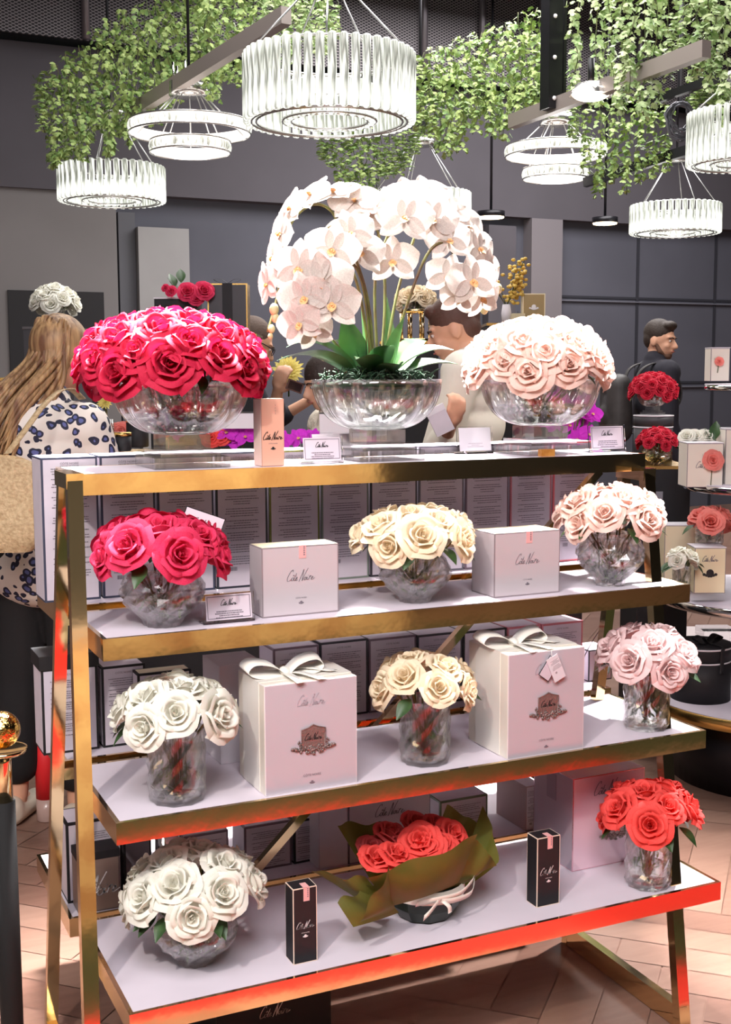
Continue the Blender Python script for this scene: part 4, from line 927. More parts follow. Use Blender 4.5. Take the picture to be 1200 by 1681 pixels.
for x in range(528, 690, 14): strand(x, 205, ip(x, [(528, 270), (560, 300), (600, 325), (640, 300), (690, 260)])+rnd.uniform(-15, 8), 9.3, 'green ivy strand in the low clump behind the orchids', 'ivy clump behind the orchids')
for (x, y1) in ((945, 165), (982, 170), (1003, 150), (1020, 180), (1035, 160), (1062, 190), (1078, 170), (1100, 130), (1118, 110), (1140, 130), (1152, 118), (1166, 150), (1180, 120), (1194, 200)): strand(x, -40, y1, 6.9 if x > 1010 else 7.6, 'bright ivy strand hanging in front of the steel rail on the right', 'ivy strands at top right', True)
for x in range(942, 1105, 22): strand(x, 150+rnd.uniform(-10, 15), ip(x, [(942, 260), (980, 335), (1020, 300), (1040, 325), (1080, 318), (1105, 290)])+rnd.uniform(-30, 5), 8.9, 'green ivy strand in the clump below the right steel rail', 'ivy clump below the steel rail', False)
for x in (1140, 1152, 1165, 1180, 1194): strand(x, 125, 180+rnd.uniform(-20, 20), 8.2, 'green ivy strand just above the chandelier at right edge', 'ivy above the edge chandelier')

# ------------------------------------------------------------------ people
def remesh(name, prims, voxel, mats, grow=0, smooth=2):
    b = MB()
    for p in prims:
        if p[0] == 'e':
            r_ = [q+grow for q in p[2]]; b.ell(p[1], r_, n=20, k=14, M=(p[3] if len(p) > 3 else None))
        else:
            a, c = Vector(p[1]), Vector(p[2]); ra, rc = p[3]+grow, p[4]+grow; d = c-a; n_ = 6
            if d.length < 1e-5: continue
            pts = [a+d*(i/n_) for i in range(n_+1)]; rr = [ra+(rc-ra)*i/n_ for i in range(n_+1)]; b.tube(pts, rr, 16); b.ell(a, (ra,)*3, n=14, k=10); b.ell(c, (rc,)*3, n=14, k=10)
    me = b.mesh(name, mats); o = bpy.data.objects.new('tmp', me); COL.objects.link(o)
    m_ = o.modifiers.new('r', 'REMESH'); m_.mode = 'VOXEL'; m_.voxel_size = voxel; m_.use_smooth_shade = True
    s_ = o.modifiers.new('s', 'SMOOTH'); s_.factor = .5; s_.iterations = smooth
    dg = bpy.context.evaluated_depsgraph_get(); out = bpy.data.meshes.new_from_object(o.evaluated_get(dg)); out.name = name
    out.materials.clear(); [out.materials.append(q) for q in (mats if isinstance(mats, list) else [mats])]
    out.polygons.foreach_set('material_index', [0]*len(out.polygons)); out.polygons.foreach_set('use_smooth', [True]*len(out.polygons))
    bpy.data.objects.remove(o); bpy.data.meshes.remove(me); return out
def hand(wr, d, side, palm_n, curl=.5, thumb=1):
    """palm and five bent fingers; d forearm direction, palm_n palm normal, thumb side +-1"""
    wr = Vector(wr); d = Vector(d).normalized(); n = Vector(palm_n); n = (n-d*n.dot(d)).normalized(); s = d.cross(n)*thumb
    P = []; c = wr+d*.045
    R_ = Matrix((s, n, d)).transposed(); P.append(('e', c, (.038, .016, .05), R_)); P.append(('c', wr-d*.01, c, .024, .026))
    for i, (off, L) in enumerate(((.028, .07), (.010, .078), (-.009, .073), (-.027, .058))):
        a = wr+d*.085+s*off; b1 = a+(d*math.cos(curl*.6)+n*math.sin(curl*.6))*L*.5; b2 = b1+(d*math.cos(curl*1.6)+n*math.sin(curl*1.6))*L*.32; b3 = b2+(d*math.cos(curl*2.4)+n*math.sin(curl*2.4))*L*.24
        P += [('c', c+s*off*.8, a, .011, .0095), ('c', a, b1, .0095, .0088), ('c', b1, b2, .0088, .008), ('c', b2, b3, .008, .007)]
    a = wr+d*.025+s*.03; b1 = a+(d*.7+s*.6+n*.3).normalized()*.035; b2 = b1+(d*.9+s*.15+n*.5).normalized()*.032; P += [('c', c-d*.02+s*.015, a, .014, .012), ('c', a, b1, .012, .0105), ('c', b1, b2, .0105, .009)]
    return P
def figure(lab, loc, rz, H, J=None, skin_m=None, head_turn=0, nod=0, lean=0, curl=.5, female=False, voxel=.007):
    J = J or {}; k = H/1.75; t = thing('person', lab, 'person', loc, rz)
    V = lambda *a: Vector(a)*k
    sw = .17 if female else .195
    j = dict(Rs=V(sw, 0, 1.43), Ls=V(-sw, 0, 1.43), Re=V(sw+.05, -.01, 1.13), Le=V(-sw-.05, -.01, 1.13), Rw=V(sw+.06, .08, .89), Lw=V(-sw-.06, .08, .89), Rh=V(.09, 0, .93), Lh=V(-.09, 0, .93), Rk=V(.1, .02, .5), Lk=V(-.1, .02, .5), Ra=V(.11, -.01, .09), La=V(-.11, -.01, .09), neck=V(0, -.01, 1.5), head=V(0, .02, 1.635))
    for q, v_ in J.items(): j[q] = Vector(v_)
    HR = Matrix.Rotation(head_turn, 3, 'Z') @ Matrix.Rotation(-nod, 3, 'X')
    hp = j['head']
    def hv(x, y, z): return hp+HR @ (Vector((x, y, z))*k)
    sk = k
    head = [('e', hv(0, -.012, .01), (.076*k, .094*k, .1*k), HR), ('e', hv(0, .022, -.035), (.06*k, .07*k, .085*k), HR), ('e', hv(0, .055, -.092), (.03*k, .028*k, .024*k), HR), ('c', hv(0, .086, .0), hv(0, .108, -.036), .008*k, .013*k), ('e', hv(0, .1, -.04), (.017*k, .012*k, .01*k), HR),
            ('e', hv(.076, -.008, -.015), (.009*k, .02*k, .032*k), HR), ('e', hv(-.076, -.008, -.015), (.009*k, .02*k, .032*k), HR), ('e', hv(0, .07, .018), (.05*k, .02*k, .012*k), HR), ('e', hv(.032, .06, -.035), (.022*k, .022*k, .02*k), HR), ('e', hv(-.032, .06, -.035), (.022*k, .022*k, .02*k), HR), ('e', hv(0, .084, -.066), (.024*k, .011*k, .011*k), HR), ('c', j['neck'], hv(0, -.02, -.05), .052*k, .05*k)]
    mid = (j['Rs']+j['Ls'])/2; hip = (j['Rh']+j['Lh'])/2
    tor = [('c', j['Rs']*.9+mid*.1, j['Ls']*.9+mid*.1, .062*k, .062*k), ('c', mid+Vector((0, 0, -.0))+V(0, -.01, .0), j['neck'], .085*k, .055*k)]
    for f_, rx, ry in ((.18, .155, .11), (.38, .15, .11), (.58, .125 if female else .14, .095), (.78, .14, .1), (1, .16, .105)): tor.append(('e', mid+(hip-mid)*f_, (rx*k, ry*k, .1*k)))
    legs = []
    for s_ in 'RL': legs += [('c', j[s_+'h'], j[s_+'k'], .085*k, .056*k), ('c', j[s_+'k'], j[s_+'a'], .054*k, .036*k)]
    feet = []
    for s_ in 'RL': feet += [('c', j[s_+'a']+V(0, -.03, -.04), j[s_+'a']+V(0, .13, -.055), .034*k, .028*k)]
    arms = {}
    for s_ in 'RL': arms[s_] = [('c', j[s_+'s'], j[s_+'e'], .048*k, .038*k), ('c', j[s_+'e'], j[s_+'w'], .037*k, .025*k)]
    hands = []
    for s_, sg in (('R', -1), ('L', 1)):
        d = j[s_+'w']-j[s_+'e']; hands += hand(j[s_+'w'], d, sg, J.get(s_+'n', (sg*.9, .5, 0.1)), curl, -sg if s_+'n' not in J else sg)
    put('body', remesh('body', head+tor+legs+feet+arms['R']+arms['L']+hands, voxel, skin_m or skin), t)
    # eyes, brows, mouth
    e = MB(); 
    for s_ in (-1, 1): e.ell(hv(s_*.03, .079, -.004), (.0125*k, .006*k, .0065*k), 0, 10, 8, HR)
    for s_ in (-1, 1): e.ell(hv(s_*.029, .0835, -.004), (.0055*k, .003*k, .0055*k), 1, 8, 6, HR)
    e.build('eyes', [mat('eye_white', (225, 220, 215), .3), mat('iris', (40, 26, 18), .3)], t)
    return t, j, hv, HR, dict(head=head, tor=tor, legs=legs, feet=feet, arms=arms), k
def cut(arm, f0, f1):  # partial capsule of a limb chain
    a, c = Vector(arm[1]), Vector(arm[2]); return ('c', a+(c-a)*f0, a+(c-a)*f1, arm[3]+(arm[4]-arm[3])*f0, arm[3]+(arm[4]-arm[3])*f1)
def hair_cap(t, hv, HR, k, m, thick=.012, low=-.0, back=True, nm='hair'):
    P = [('e', hv(0, -.022, .03), ((.078+thick)*k, (.092+thick*.8)*k, (.088+thick)*k), HR)]
    if back: P += [('e', hv(0, -.05, -.03+low), ((.07+thick)*k, .06*k, .07*k), HR)]
    return P
def brows(t, hv, HR, k, m):
    b = MB()
    for s_ in (-1, 1): b.tube([hv(s_*.013, .092, .012), hv(s_*.03, .091, .018), hv(s_*.047, .078, .012)], .0035*k, 6)
    b.build('eyebrows', m, t); MB().tube([hv(-.022, .093, -.067), hv(0, .0985, -.066), hv(.022, .093, -.067)], .0035*k, 6).build('lips', mat('lip', (176, 104, 96), .5), t)
# --- woman in the patterned blouse, seen from behind on the left
D = 3.95; fl = on(62, 1310, Z=0)
def gpos(px, D): p = on(px, 615, D=D); return Vector((p.x, p.y, 0))
blond = mat('blond_hair', (196, 158, 112), .5, rgb2=(112, 78, 54), vscale=30); nt = blond.node_tree
mpn = nt.nodes.new('ShaderNodeMapping'); mpn.inputs['Scale'].default_value = (1.6, 1.6, .12); nn_ = [n for n in nt.nodes if n.type == 'TEX_NOISE'][0]; tcn = [n for n in nt.nodes if n.type == 'TEX_COORD'][0]
nt.links.new(tcn.outputs['Object'], mpn.inputs[0]); nt.links.new(mpn.outputs[0], nn_.inputs['Vector'])
wp = gpos(62, D)
J = dict(head=(.045, .1, 1.57), neck=(.02, .03, 1.42), Rs=(.165, .02, 1.335), Ls=(-.165, .0, 1.36), Re=(.22, .10, 1.09), Le=(-.22, .05, 1.1), Rw=(.2, .16, .88), Lw=(-.19, .2, .9), Rh=(.09, 0, .9), Lh=(-.09, 0, .9), Rk=(.1, .02, .5), Lk=(-.12, .04, .5), Ra=(.1, -.02, .09), La=(-.13, .02, .09))
t, j, hv, HR, P, k = figure('woman with long blond hair, spotted blouse and black trousers, seen from behind', wp, -YAW-.15, 1.7, J, head_turn=-.5, nod=.25, female=True)
# hair: cap and long locks falling down the back to the left
b = MB(); r = random.Random(8); me = remesh('hair', hair_cap(t, hv, HR, k, None, .016, 0), .006, blond, 0, 3); put('hair', me, t)
for i in range(120):
    an = r.uniform(-1.75, 1.35); a0 = hv(.088*math.sin(an), -.03-.085*math.cos(an)*.9, r.uniform(-.02, .1)); fl_ = r.uniform(.6, 1)
    p1 = a0+Vector((-.02+r.uniform(-.01, .01), -.02, -.11)); p2 = p1+Vector((-.07*fl_-.02, -.015+r.uniform(-.02, .01), -.14)); p3 = p2+Vector((-.07*fl_+r.uniform(-.02, .02), .0, -.15*fl_))
    p2.y = min(p2.y, -.085-r.uniform(0, .04)); p3.y = min(p3.y, -.125-r.uniform(0, .03))
    b.tube(spline([hv(.05*math.sin(an), -.02-.06*math.cos(an), .105-.02*abs(an)), a0, p1, p2, p3], 5), [.006]*8+[.0085]*8+[.007, .006, .004, .003, .002], 6)
b.build('long_locks', blond, t)['kind'] = 'stuff'
leo = mat('spotted_fabric', (236, 224, 214), .7); nt = leo.node_tree; pb_ = nt.nodes['Principled BSDF']; tcl = nt.nodes.new('ShaderNodeTexCoord'); nz2 = nt.nodes.new('ShaderNodeTexNoise'); nz2.inputs['Scale'].default_value = 14
va = nt.nodes.new('ShaderNodeVectorMath'); va.operation = 'MULTIPLY_ADD'; va.inputs[1].default_value = (.05, .05, .05)
vo = nt.nodes.new('ShaderNodeTexVoronoi'); vo.inputs['Scale'].default_value = 29; vo.inputs['Randomness'].default_value = .85
nt.links.new(tcl.outputs['Object'], nz2.inputs['Vector']); nt.links.new(nz2.outputs['Color'], va.inputs[0]); nt.links.new(tcl.outputs['Object'], va.inputs[2]); nt.links.new(va.outputs[0], vo.inputs['Vector'])
rp2 = nt.nodes.new('ShaderNodeValToRGB'); cr = rp2.color_ramp; cr.interpolation = 'CONSTANT'
cr.elements[0].position = 0; cr.elements[0].color = (*lin((96, 104, 160)), 1); cr.elements[1].position = .24; cr.elements[1].color = (*lin((34, 36, 58)), 1); e_ = cr.elements.new(.44); e_.color = (*lin((240, 230, 220)), 1)
nt.links.new(vo.outputs['Distance'], rp2.inputs[0]); nt.links.new(rp2.outputs[0], pb_.inputs['Base Color'])
pr = P['tor']+[cut(P['arms'][s_][0], 0, 1) for s_ in 'RL']+[cut(P['arms'][s_][1], 0, .35) for s_ in 'RL']
pr = [q for q in pr]+[('e', Vector((0, 0, .86)), (.18, .125, .1)), ('e', Vector((-.02, -.01, 1.33)), (.17, .1, .08))]
put('blouse', remesh('blouse', pr, .009, leo, .02, 4), t)
trm = mat('black_trousers', (26, 25, 27), .85, bump=.3, bscale=12)
put('trousers', remesh('trousers', [P['tor'][-1]]+[('c', j[s_+'h'], j[s_+'k'], .1, .085) for s_ in 'RL']+[('c', j[s_+'k'], j[s_+'a']+Vector((0, 0, .12)), .085, .078) for s_ in 'RL'], .01, trm, .006, 3), t)
shm = mat('cream_shoe', (230, 216, 196), .5)
for s_ in 'RL': put('shoe', remesh('shoe', [('c', j[s_+'a']+Vector((0, -.05, -.05)), j[s_+'a']+Vector((0, .14, -.062)), .042, .036), ('e', j[s_+'a']+Vector((0, -.05, -.035)), (.04, .05, .045))], .007, shm), t)
wvm = mat('woven_cream_leather', (206, 180, 140), .6, rgb2=(176, 148, 110), vscale=90, bump=.5, bscale=120)
bagc = on(6, 822, D=3.6); t = thing('shoulder_bag', 'woven cream leather shoulder bag carried by the blond woman', 'bag', bagc-Vector((0, 0, .0)), -YAW)
b = MB(); 
def bagf(u, v):
    a = 2*PI*u; h = v; w_ = .155*(1-.12*h); dd = .06*(1-.35*h); p_ = 4
    x = w_*math.copysign(abs(math.cos(a))**.5, math.cos(a)); y = dd*math.copysign(abs(math.sin(a))**.6, math.sin(a))
    if h < .3: x *= 1-.3*(1-h/.3)**2; y *= 1-.4*(1-h/.3)**2
    return Vector((x-.03, y, -.15+.29*h-.28*max(0, x+.02)*h+.012*math.sin(x*22)*h))
b.grid(bagf, 40, 14); b.add([bagf(i/40, 0) for i in range(40)], [tuple(range(40))[::-1]]); b.add([bagf(i/40, 1) for i in range(40)], [tuple(range(40))]); b.build('bag_body', wvm, t)
b = MB(); c0 = bagc; R3 = Matrix.Rotation(YAW, 3, 'Z')
sp = [R3 @ (on(px, py, D=d_)-c0) for px, py, d_ in ((12, 745, 3.62), (42, 705, 3.66), (72, 665, 3.72), (98, 642, 3.8), (118, 640, 3.88), (135, 655, 3.98))]
strip(b, sp, tuple(Vector((1, .25, .15))), .022, .003); b.build('strap', wvm, t)
# --- man with backpack on the right
mp_ = gpos(1078, 7.9); t, j, hv, HR, P, k = figure('man in a black sweater with a dark backpack, looking right', mp_, -YAW-1.45, 1.84, dict(Rn=(-1, 0, 0)), head_turn=-.8, nod=.12)
dk = mat('dark_brown_hair', (52, 40, 34), .6, bump=.3, bscale=90)
put('hair', remesh('hair', [('e', hv(0, -.02, .038), (.082*k, .094*k, .088*k), HR), ('e', hv(0, .05, .088), (.058*k, .04*k, .03*k), HR), ('e', hv(0, -.05, -.0), (.078*k, .055*k, .07*k), HR)], .007, dk, 0, 2), t)
put('beard', remesh('beard', [('e', hv(0, .054, -.093), (.036*k, .032*k, .028*k), HR), ('c', hv(.05, .03, -.07), hv(.066, .0, -.02), .016*k, .011*k), ('c', hv(-.05, .03, -.07), hv(-.066, .0, -.02), .016*k, .011*k), ('c', hv(.05, .03, -.07), hv(0, .062, -.098), .016*k, .018*k), ('c', hv(-.05, .03, -.07), hv(0, .062, -.098), .016*k, .018*k)], .005, mat('stubble', (112, 80, 64), .8), 0, 2), t)
brows(t, hv, HR, k, dk)
navyk = mat('black_knit', (36, 34, 44), .85)
put('sweater', remesh('sweater', P['tor']+P['arms']['R'][:1]+P['arms']['L'][:1]+[cut(P['arms'][s_][1], 0, .9) for s_ in 'RL'], .011, navyk, .022, 3), t)
put('trousers', remesh('trousers', [P['tor'][-1]]+P['legs'], .012, trm, .018, 2), t)
for s_ in 'RL': put('shoe', remesh('shoe', [('c', j[s_+'a']+Vector((0, -.04, -.045)), j[s_+'a']+Vector((0, .15, -.055)), .044, .038)], .008, black), t)
bp = thing('backpack', 'dark leather backpack worn by the man in black', 'backpack', mp_+Matrix.Rotation(-YAW-1.45, 3, 'Z') @ Vector((0, -.27, 1.32)), -YAW-1.45)
bkm = mat('worn_black_leather', (58, 54, 54), .5, var=.3, vscale=8)
put('bag_body', remesh('bag_body', [('c', (-.08, 0, -.18), (.08, 0, -.18), .085, .085), ('c', (-.07, 0, .1), (.07, 0, .1), .08, .08), ('c', (-.075, 0, -.18), (-.07, 0, .1), .085, .08), ('c', (.075, 0, -.18), (.07, 0, .1), .085, .08), ('e', (0, 0, -.05), (.14, .085, .16)), ('e', (0, -.06, -.1), (.1, .05, .09))], .01, bkm, 0, 3), bp)
for s_ in (-1, 1):
    b = MB(); strip(b, [(s_*.1, .08, .1), (s_*.125, .13, .21), (s_*.13, .24, .245), (s_*.13, .35, .17), (s_*.14, .37, .0), (s_*.16, .2, -.16), (s_*.1, .07, -.2)], (1, 0, 0), .045, .008); b.build('shoulder_strap', bkm, bp)
# --- man with glasses, head bent, behind the deep pink roses
gp = gpos(388, 6.0); RZ = -YAW-1.3
def loc_(px, py, D, gp, rz): return Matrix.Rotation(-rz, 3, 'Z') @ (on(px, py, D=D)-gp)
hw = loc_(456, 642, 5.6, gp, RZ)
t, j, hv, HR, P, k = figure('man with glasses and a black shirt, head bent, holding a phone', gp, RZ, 1.82, dict(head=(0, .09, 1.66), neck=(0, .02, 1.52), Re=(.25, .12, 1.24), Rw=hw, Rn=(-.2, .6, .8), Le=(-.24, .12, 1.2), Lw=(-.14, .38, 1.36), Ln=(.2, .6, .8)), head_turn=.0, nod=.45, curl=.8)
grh = mat('short_grey_brown_hair', (92, 74, 64), .7, bump=.4, bscale=90)
put('hair', remesh('hair', [('e', hv(0, -.022, .03), (.08*k, .094*k, .088*k), HR), ('e', hv(0, -.05, -.02), (.075*k, .055*k, .06*k), HR)], .007, grh, 0, 2), t)
brows(t, hv, HR, k, grh); put('shirt', remesh('shirt', P['tor']+P['arms']['R'][:1]+P['arms']['L'][:1]+[cut(P['arms'][s_][1], 0, .6) for s_ in 'RL'], .012, navyk, .02, 3), t)
put('trousers', remesh('trousers', [P['tor'][-1]]+P['legs'], .014, trm, .018, 2), t)
b = MB()
for s_ in (-1, 1):
    b.tube([hv(s_*.033+.024*math.cos(a*PI/8), .098, -.005+.018*math.sin(a*PI/8)) for a in range(16)], .0022, 5, closed=True); b.tube([hv(s_*.058, .096, .002), hv(s_*.08, .03, .004), hv(s_*.082, -.02, -.01)], .0026, 5)
b.tube([hv(-.01, .1, -.002), hv(.01, .1, -.002)], .0022, 5); b.build('glasses', black, t)
ph = on(484, 634, D=5.52); t = thing('phone', 'dark smartphone held up by the man with glasses', 'phone', ph, -YAW+.2); b = MB(); b.box((-.038, -.004, -.024), (.038, .004, .024), 0, Matrix.Rotation(.35, 4, 'Y')); b.build('body', mat('phone_brown', (96, 60, 54), .3), t)
MB().box((-.03, -.0055, -.018), (.03, -.004, .018), 0, Matrix.Rotation(.35, 4, 'Y')).build('screen', mat('dark_screen', (50, 34, 36), .1), t)
# --- woman in a cream blouse behind the orchid bowl
gp = gpos(556, 4.9)
t, j, hv, HR, P, k = figure('dark haired woman in a cream ruffled top behind the orchid bowl', gp, -YAW+2.0, 1.6, dict(head=(0, .06, 1.475), neck=(0, .01, 1.36), Rs=(.15, 0, 1.29), Ls=(-.15, 0, 1.29), Re=(.2, .0, 1.03), Le=(-.2, .0, 1.03), Rw=(.2, .1, .82), Lw=(-.2, .1, .82)), nod=.3, female=True, voxel=.008)
put('hair', remesh('hair', [('e', hv(0, -.02, .03), (.09*k, .104*k, .095*k), HR), ('c', hv(0, -.08, .02), hv(.02, -.12, -.2), .06*k, .035*k), ('c', hv(-.05, -.06, .0), hv(-.05, -.09, -.2), .04*k, .03*k)], .008, dk, 0, 2), t); brows(t, hv, HR, k, dk)
put('blouse', remesh('blouse', P['tor']+P['arms']['R'][:1]+P['arms']['L'][:1]+[cut(P['arms'][s_][1], 0, .5) for s_ in 'RL']+[('e', j['Re'], (.06, .06, .05)), ('e', j['Le'], (.06, .06, .05))], .012, mat('cream_ruffle', (244, 232, 212), .8, bump=.8, bscale=40), .024, 1), t)
put('skirt', remesh('skirt', [P['tor'][-1]]+P['legs'], .014, black, .02, 2), t)
# --- person in white with profile, holding a white box; second person behind
gp = gpos(772, 4.8); RZ = -YAW+1.35; hw = loc_(738, 700, 4.5, gp, RZ); hl = loc_(762, 655, 4.5, gp, RZ)
t, j, hv, HR, P, k = figure('person in a white shirt seen in profile holding a pale box', gp, RZ, 1.84, dict(head=(0, .07, 1.68), neck=(0, 0, 1.54), Re=(.2, .12, 1.2), Lw=hw, Le=(-.22, .1, 1.18), Rw=(.2, .2, 1.0), Rn=(-.6, .3, .3), Ln=(.6, .3, .3)), head_turn=.1, nod=.35, curl=.9)
put('hair', remesh('hair', [('e', hv(0, -.02, .036), (.082*k, .098*k, .09*k), HR), ('e', hv(0, -.055, -.01), (.074*k, .05*k, .06*k), HR), ('e', hv(0, .055, .085), (.05*k, .03*k, .025*k), HR)], .007, mat('brown_hair', (84, 56, 46), .6, bump=.3, bscale=90), 0, 2), t); brows(t, hv, HR, k, dk)
put('shirt', remesh('shirt', P['tor']+P['arms']['R'][:1]+P['arms']['L'][:1]+[cut(P['arms'][s_][1], 0, .55) for s_ in 'RL'], .012, mat('white_cotton', (240, 232, 216), .8, bump=.3, bscale=12), .026, 3), t)
put('trousers', remesh('trousers', [P['tor'][-1]]+P['legs'], .014, trm, .018, 2), t)
c = on(722, 690, D=4.42); t = thing('small_gift_box', 'small pale lilac box held by the person in white', 'box', c, -YAW); b = MB(); b.box((-.035, -.02, -.05), (.035, .02, .05), 0, Matrix.Rotation(-.45, 4, 'Y')); b.build('carton_body', lilac, t); b = MB(); b.box((-.036, -.021, .03), (.036, .021, .052), 0, Matrix.Rotation(-.45, 4, 'Y')); b.build('lid', card, t)
gp = gpos(812, 6.4)
t, j, hv, HR, P, k = figure('dark haired person bent forward behind the person in white', gp, -YAW+1.0, 1.72, dict(head=(0, .1, 1.6), neck=(0, .03, 1.38), Rs=(.16, .02, 1.31), Ls=(-.16, .02, 1.31)), nod=.6, female=True, voxel=.009)
put('hair', remesh('hair', [('e', hv(0, -.02, .03), (.088*k, .104*k, .095*k), HR), ('e', hv(0, -.07, -.04), (.08*k, .06*k, .09*k), HR)], .008, mat('ash_brown_hair', (96, 84, 80), .5, bump=.3, bscale=60), 0, 2), t); brows(t, hv, HR, k, dk)
put('top', remesh('top', P['tor']+P['arms']['R'][:1]+P['arms']['L'][:1], .013, mat('oatmeal_fabric', (196, 178, 156), .8), .024, 3), t); put('trousers', remesh('trousers', [P['tor'][-1]]+P['legs'], .014, trm, .018, 2), t)

# ------------------------------------------------------------------ displays behind
def plinth(lab, px0, px1, ytop, D, dep=.4, m=black, nm='display_plinth', cat='plinth', trim=gold_soft, z0=0):
    p, q = on((px0+px1)/2, ytop, D=D), None; w_ = (px1-px0)*D/F; t = thing(nm, lab, cat, (p.x, p.y, z0), -YAW)
    MB().box((-w_/2, 0, 0), (w_/2, dep, p.z-z0-.012)).build('body', m, t); MB().box((-w_/2-.004, -.004, p.z-z0-.012), (w_/2+.004, dep+.004, p.z-z0)).build('top', trim, t); return t, p
def onto(px, ytop, D, off=.15): p = on(px, ytop, D=D); return p+Vector((math.sin(YAW), math.cos(YAW), 0))*off
dkgrey = mat('dark_grey_board', (66, 64, 68), .5)
t, p = plinth('tall dark plinth under the white flowers on the far left', 38, 118, 536, 6, .4, dkgrey, trim=mat('plinth_top', (90, 86, 88), .4))
c = onto(78, 536, 6, .16)
arrangement('flower_vase', 'square glass vase of white hydrangea blooms on the dark plinth', c, 'cylinder', .05, .115, whitep, 16, .13, .11, .09, 21, lift=.0, leaves=2, waterf=.4)
t, p = plinth('black display unit hidden behind the deep pink roses', 244, 420, 548, 5.3, .3)
# black gift box with ribbon and pink roses on black box
c = onto(372, 545, 5.3, .05); t = thing('gift_box', 'black gift box with pale gold edges and a black ribbon', 'box', c, -YAW)
w_ = 66*5.3/F; h = 80*5.3/F; b = MB(); b.box((-w_/2, 0, 0), (w_/2, .12, h), 0); b.box((-w_/2+.006, -.0006, .006), (w_/2-.006, 0.001, h-.006), 1); b.build('carton_body', [gold_soft, dkgrey], t)
b = MB(); b.box((-.022, -.0018, 0), (.022, -.0007, h+.001)); b.box((-.022, -.0018, h), (.022, .12, h+.001)); b.build('ribbon', black, t)
b = MB()
for s_ in (-1, 1): strip(b, [(0, .03, h+.003), (s_*.03, .03, h+.02), (s_*.06, .02, h+.018), (s_*.03, .02, h+.004), (0, .03, h+.003)], (0, 1, .1), .02)
b.build('bow', black, t)
c = onto(287, 548, 5.3, .05); t = thing('gift_box', 'black box left of the ribboned black gift box', 'box', c, -YAW); w_ = 72*5.3/F; h = 58*5.3/F
MB().box((-w_/2, 0, 0), (w_/2, .14, h)).build('carton_body', black, t); MB().box((-w_/2-.002, -.002, h), (w_/2+.002, .142, h+.006)).build('lid', card, t); put('signature', sig_mesh(.08, whiteink, .0012), t, (-.03, -.0012, h*.6))
t = thing('rose_spray', 'small spray of pink roses with green leaves lying on the black box', 'flowers', onto(300, 490, 5.3, .03), -YAW)
for (x, z, D_) in ((.02, .025, .085), (.09, .03, .085), (.055, .0, .07), (-.05, .03, .05), (-.075, .045, .035)): put('rose', roses(hotpink)[1], t, (x, -.02, z), Euler((1.2, 0, x*4)), D_/2)
for (x, z, a) in ((-.04, .05, .6), (-.01, .07, .2), (-.03, .03, 1.2)): put('leaf', LEAF_S, t, (x, 0, z), Euler((1.2, 0, a)), 1.4)
# counter behind in the middle with gold stands
t, p = plinth('black display unit behind the orchid leaves', 625, 720, 560, 5.4, .3)
def goldstand(lab, px, y0, y1, D, w_px):
    p = on(px, y1, D=D); h = (y1-y0)*D/F; R = w_px*D/F/2; t = thing('flower_stand', lab, 'stand', onto(px, y1, D, .1)); b = MB()
    for z in (0, h): b.lathe([(R, z), (R, z+.012)], 24)
    for i in range(8): a = i*PI/4; b.tube([(R*.9*math.cos(a), R*.9*math.sin(a), 0), (R*.9*math.cos(a), R*.9*math.sin(a), h)], .006, 6)
    b.build('frame', gold, t); return t, h
g1, hh = goldstand('gold rod stand carrying the pale flowers behind the orchid stems', 684, 512, 560, 5.4, 58)
c = onto(684, 514, 5.4, .1); arrangement('flower_vase', 'gold vase of pale cream flowers on the gold rod stand', c, 'cylinder', .04, .07, creamr, 14, .1, .07, .08, 31, lift=-.01, leaves=2, waterf=0)
t, p = plinth('black display unit behind the blush roses carrying gold flowers', 800, 910, 530, 5.6, .3)
t = thing('gold_flower_vase', 'spray of golden yellow blossoms in a white vase behind the blush roses', 'flower arrangement', onto(836, 530, 5.6, .12)); k = 5.6/F
MB().lathe([(.02, 0), (.024, .05), (.018, .09)], 16).build('vase', card, t); b = MB(); r = random.Random(6); gy = mat('golden_petal', (232, 200, 104), .5, rgb2=(190, 150, 60), vscale=60)
sb = MB()
for i in range(9):
    a = r.uniform(-.7, .6); L = r.uniform(.14, .27); tip = Vector((L*math.sin(a)-.02, r.uniform(-.04, .04), .06+L*math.cos(a))); sb.tube([(0, 0, .08), tip*.6+Vector((0, 0, .04)), tip], .002, 5)
    for q in range(16): b.ell(tip*(1-r.random()*.45)+Vector([r.uniform(-.03, .03) for _ in range(3)]), (.011, .011, .008), n=7, k=5)
b.build('blossom', gy, t)['kind'] = 'stuff'; sb.build('stem', stem_g, t)
t = thing('gift_box', 'muted gold box with pale edges and crest behind the blush roses', 'box', onto(881, 530, 5.6, .1), -YAW); w_ = 38*k; h = 50*k
b = MB(); b.box((-w_/2, 0, 0), (w_/2, .06, h), 0); b.box((-w_/2+.005, -.0006, .005), (w_/2-.005, .001, h-.005), 1); b.build('carton_body', [cream, mat('muted_gold', (164, 140, 92), .4)], t); put('crest_mark', CM[whiteink.name], t, (0, -.0012, h*.55), scale=4)
t = thing('candle', 'small cream block candle beside the golden blossoms', 'candle', onto(853, 530, 5.6, .04), -YAW); MB().box((-.03, 0, 0), (.03, .05, .045)).build('body', mat('cream_wax', (214, 200, 160), .4), t); MB().tube([(0, .025, .045), (0, .025, .055)], .0015, 5).build('wick', black, t)
